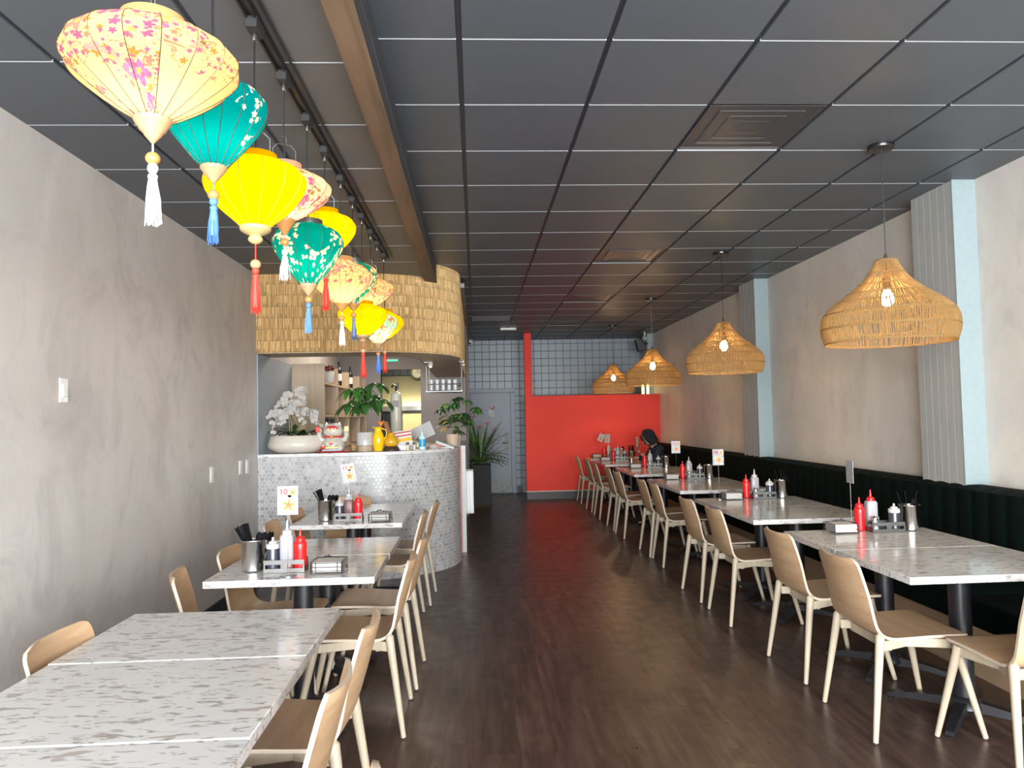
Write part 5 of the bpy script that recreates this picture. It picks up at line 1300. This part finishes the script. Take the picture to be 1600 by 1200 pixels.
# umbrella plant behind
up = thing('umbrella_plant', 'tall umbrella plant with drooping green leaves behind the end of the bar', 'plant', (-.27, 9.45, 1.157)); g = MB(); g.lathe([(.07, .001), (.09, .14), (.085, .14), (.001, .12)], 24, close_bot=True); g.build('pot', M['cream'], up)
random.seed(12)
for k in range(20):
    a = random.uniform(0, 2*PI); r_ = random.uniform(.03, .26); c = Vector((.08+r_*math.cos(a), r_*.7*math.sin(a), random.uniform(.28, .66))); g = MB(); g.tube([(0, 0, .12), (c.x*.4, c.y*.4, c.z*.7), tuple(c)], .003, 5, mat=1)
    for q in range(7):
        b = 2*PI*q/7 + k; leaf(g, c, (math.cos(b), math.sin(b), .1), random.uniform(.09, .14), .020, 1.0, .2)
    g.build('leaf', [G2 if k % 3 else G1, STEM], up)
# tall planter with red tropical flowers by the grey door
pl_ = thing('tall_planter', 'tall black floor planter with red tropical flowers and ferns beside the grey door', 'plant', (.075, 12.95, 0)); g = MB()
g.box(-.17, .17, -.17, .17, 0.001, .70).build('black_planter', M['black_matt'], pl_, bevel=.006)
g = MB(); g.box(-.155, .155, -.155, .155, .701, .705).build('soil', simple('soil', (.02, .015, .01), .9), pl_)
random.seed(77); 
def fern(n, zr, Lr, mt_, wr, sp=1.0, dr=1.0):
    for k in range(n):
        a = random.uniform(0, 2*PI); g = MB(); L = random.uniform(*Lr); z0 = random.uniform(*zr); d = Vector((math.cos(a)*sp, math.sin(a)*sp*.8, random.uniform(.5, 1.2))).normalized(); p = Vector((random.uniform(-.08, .1), random.uniform(-.08, .08), z0)); pts = [p.copy()]
        for q in range(7): d = (d + Vector((0, 0, -.13*dr))).normalized(); p = p + d*L/7; pts.append(p.copy())
        g.tube(pts, .0025, 4, mat=1)
        for q in range(1, 8):
            for s in (-1, 1):
                sd = (pts[q]-pts[q-1]).normalized().cross(Vector((0, 0, 1)))
                if sd.length > .01: leaf(g, pts[q], sd.normalized()*s + (pts[q]-pts[q-1]).normalized()*.7, L*.26*(1.1-q/9), wr, .3, .1, n=3)
        g.build('frond', [mt_, STEM], pl_, ang=80)
fern(44, (.70, .80), (.32, .50), G3, .016, 1.3, 1.15); fern(30, (.72, 1.0), (.36, .56), G2, .015, .8, .6)
for k in range(26):
    a = random.uniform(0, 2*PI); g = MB(); leaf(g, (random.uniform(-.05, .05), random.uniform(-.05, .05), .71), (math.cos(a)*.45, math.sin(a)*.35, 1), random.uniform(.55, .95), .018, .35, .2, n=10); g.build('blade_leaf', G2 if k % 3 else leafmat('pale_striped_leaf', (.12, .17, .10), (.30, .34, .22)) if k == 0 else G3, pl_)
for k, (x, y, z) in enumerate(((.22, -.05, .92), (.02, -.1, .88), (-.12, 0, .78), (.24, -.08, .56), (.12, 0, .66), (-.02, -.08, .60))):
    g = MB(); b = Vector((x, y, .70+z-.05)) if False else Vector((x, y, .72+z)); g.tube([(0, 0, .705), (x*.5, y*.5, .70+z*.6), tuple(b)], .004, 5, mat=1)
    for q in range(5): leaf(g, b, (math.cos(q*1.26)*.8, math.sin(q*1.26)*.3, .7), .085, .014, .1, .3, n=4)
    leaf(g, b, (.9, 0, .35), .12, .014, .1, .3, n=4); g.build('red_flower', [simple('red_tropical_petal', (.60, .04, .02), .4) if k == 0 else bpy.data.materials['red_tropical_petal'], STEM], pl_)

# ---------------------------------------------------------------- seated person in a hooded coat
pr = thing('person', 'person in a black hood and navy jacket, bent over the table beside the red wall', 'person', (3.00, 12.05, 0))
def skinned(name, verts, edges, radii, mats, parent, sub=2, root=0):
    me = bpy.data.meshes.new(name); me.from_pydata(verts, edges, []); me.materials.append(mats); o = bpy.data.objects.new(name, me); C.objects.link(o); o.parent = parent
    md = o.modifiers.new('skin', 'SKIN'); md.use_smooth_shade = True
    sv = me.skin_vertices[0].data if me.skin_vertices else None
    if sv is None:
        bm = bmesh.new(); bm.from_mesh(me); bm.verts.layers.skin.verify(); bm.to_mesh(me); bm.free(); sv = me.skin_vertices[0].data
    for i, r_ in enumerate(radii): sv[i].radius = r_ if isinstance(r_, tuple) else (r_, r_); sv[i].use_root = (i == root)
    s = o.modifiers.new('sub', 'SUBSURF'); s.levels = sub; s.render_levels = sub
    return o
skin_m = simple('light_brown_skin', (.52, .30, .20), .5); navy = simple('navy_jacket_cloth', (.010, .016, .030), .75); hoodm = simple('black_hood_cloth', (.007, .007, .008), .85); jean = simple('dark_trousers', (.012, .013, .018), .8)
V_ = [(0, 0, .56), (-.02, 0, .70), (-.06, 0, .86), (-.10, 0, .97), (-.125, 0, 1.02), (-.155, 0, 1.07),  # pelvis..neck..skull base
      (-.07, -.17, .93), (-.14, -.22, .76), (-.30, -.14, .83), (-.335, -.11, .88),                      # near arm: shoulder, elbow, wrist, palm
      (-.07, .17, .93), (-.16, .24, .78), (-.36, .15, .79), (-.41, .13, .79),
      (-.04, -.10, .53), (-.42, -.12, .52), (-.44, -.12, .10), (-.56, -.12, .05), (-.04, .10, .53), (-.42, .13, .52), (-.45, .13, .10), (-.57, .13, .05)]
E_ = [(0,1),(1,2),(2,3),(3,4),(4,5),(3,6),(6,7),(7,8),(8,9),(3,10),(10,11),(11,12),(12,13),(0,14),(14,15),(15,16),(16,17),(0,18),(18,19),(19,20),(20,21)]
Rr = [.13,(.13,.11),(.15,.12),(.12,.09),.05,.05,.062,.045,.026,(.034,.018),.062,.045,.026,(.034,.018),.085,.062,.042,.035,.085,.062,.042,.035]
body = skinned('body', V_, E_, [(r_[0]*.9, r_[1]*.9) if isinstance(r_, tuple) else r_*.9 for r_ in Rr], skin_m, pr)
# head with features, joined to the neck
T = Matrix.Translation((-.190, 0, 1.115)) @ Matrix.Rotation(R(-30), 4, 'Y')
g = MB(); g.ball((0, 0, 0), .098, 24, 18, sc=(.92, .78, 1.18), T=None); 
vs = []
for v in g.v:
    x, y, z = v; 
    if x < 0: x = x*(1.0 - .12*max(0, z/.1)); y *= (1-.25*max(0, -z/.11))
    vs.append(T @ Vector((x, y, z)))
g.v = [tuple(v) for v in vs]
def loc(x, y, z): return tuple(T @ Vector((x, y, z)))
g.ball(loc(-.096, 0, -.018), .014, 10, 8, sc=(1, .8, 1.2)); g.tube([loc(-.085, 0, .022), loc(-.102, 0, -.014)], [.007, .012], 8)
for s in (-1, 1): g.ball(loc(0.0, s*.078, -.01), .022, 10, 8, sc=(.6, .35, 1))
g.build('head', skin_m, pr)
g = MB(); 
for s in (-1, 1): g.ball(loc(-.083, s*.03, .012), .0085, 8, 6, sc=(.6, 1.2, .6)); g.cbox(loc(-.086, s*.03, .032), (.006, .028, .005))
g.build('eyes_and_brows', simple('dark_brown_hair', (.02, .012, .01), .5), pr)
g = MB(); g.ball(loc(-.086, 0, -.055), .012, 10, 6, sc=(.6, 1.6, .5)); g.build('mouth', simple('lip', (.42, .14, .12), .5), pr)
g = MB()
for k in range(22):
    a = (k/21-.5)*2.3; g.tube([loc(-.02, .05*a, .115), loc(-.088, .052*a, .075), loc(-.094, .066*a, .030 - .05*abs(a)), loc(-.075, .074*a, -.06*abs(a)-.01)], [.010, .012, .010, .004], 6)
g.build('hair', bpy.data.materials['dark_brown_hair'], pr)
# hood: a shell open at the face
def hood(u, v):
    a = -PI*.5 + PI*u; b = R(-128)+R(256)*v  # b sweeps round from one cheek over the back to the other
    rr = .114; ca = math.cos(a) if a > 0 else 1 - .22*(-math.sin(a))
    x = rr*1.0*-math.cos(b)*-1*ca + .012; y = rr*.84*math.sin(b)*ca; z = rr*1.12*math.sin(a) if a > 0 else rr*1.12*math.sin(a)
    x += .006*math.sin(b*7+a*3); z += .004*math.sin(b*5)
    if a < 0: x += .012*(-math.sin(a)); y *= 1+.25*(-math.sin(a))
    return loc(x, y, z + .008)
g = MB(); g.grid(hood, 18, 28, uv=False); ho = g.build('hood', hoodm, pr); sm = ho.modifiers.new('thickness', 'SOLIDIFY'); sm.thickness = .016
coat = skinned('jacket', [V_[i] for i in range(5)] + [V_[6], V_[7], (-.275, -.152, .815), V_[10], V_[11], (-.335, .157, .79)], [(0,1),(1,2),(2,3),(3,4),(3,5),(5,6),(6,7),(3,8),(8,9),(9,10)], [(.165,.15),(.165,.15),(.175,.15),(.145,.12),(.085,.085),.082,.064,.043,.082,.064,.043], navy, pr)
tr_ = skinned('trousers', [V_[0], V_[14], V_[15], (-.44, -.12, .16), V_[18], V_[19], (-.45, .13, .16)], [(0,1),(1,2),(2,3),(0,4),(4,5),(5,6)], [.14,.10,.074,.055,.10,.074,.055], jean, pr)
for s, a in ((-1, V_[17]), (1, V_[21])):
    g = MB(); g.ball((a[0]+.06, a[1], .045), .05, 14, 8, sc=(1.6, .85, .85)); g.cbox((a[0]+.045, a[1], .010), (.22, .075, .018)); g.build('shoe', M['black'], pr)
# hands: five fingers each, holding a phone in the near hand
def hand(c, d, side, curl):
    c, d = Vector(c), Vector(d).normalized(); up = Vector((0, 0, 1)); s_ = d.cross(up).normalized()*side
    vs = [tuple(c)]; es = []; rs = [.016]
    for k in range(4):
        b = c + d*.030 + s_*(.026-.017*k); L = (.036, .042, .039, .030)[k]; p1 = b + d*L*.5 + up*.004; p2 = p1 + (d*.75 - up*curl*.6).normalized()*L*.45; p3 = p2 + (d*.3 - up*curl).normalized()*L*.35; i = len(vs)
        vs += [tuple(b), tuple(p1), tuple(p2), tuple(p3)]; es += [(0, i), (i, i+1), (i+1, i+2), (i+2, i+3)]; rs += [.010, .0082, .0078, .0068]
    i = len(vs); vs += [tuple(c+s_*.026+d*.004), tuple(c+s_*.045+d*.022+up*.006), tuple(c+s_*.042+d*.042+up*.010)]; es += [(0, i), (i, i+1), (i+1, i+2)]; rs += [.012, .009, .0075]
    return skinned('hand', vs, es, rs, skin_m, pr, 2)
hand((-.345, -.108, .885), (-.75, .25, .65), 1, .6); hand((-.425, .125, .795), (-1, -.1, .05), -1, .5)
t = thing('mobile_phone', 'dark mobile phone held up in front of the hooded person', 'phone', (2.585, 11.955, .885)); T2 = Matrix.Rotation(R(28), 4, 'Y'); MB().box(-.004, .004, -.036, .036, .0, .145, 0, T2).build('phone_body', M['black_gloss'], t, bevel=.003); MB().box(.0042, .0048, -.032, .032, .006, .139, 0, T2).build('screen', emis('phone_screen', (.5, .6, .7), .5), t)
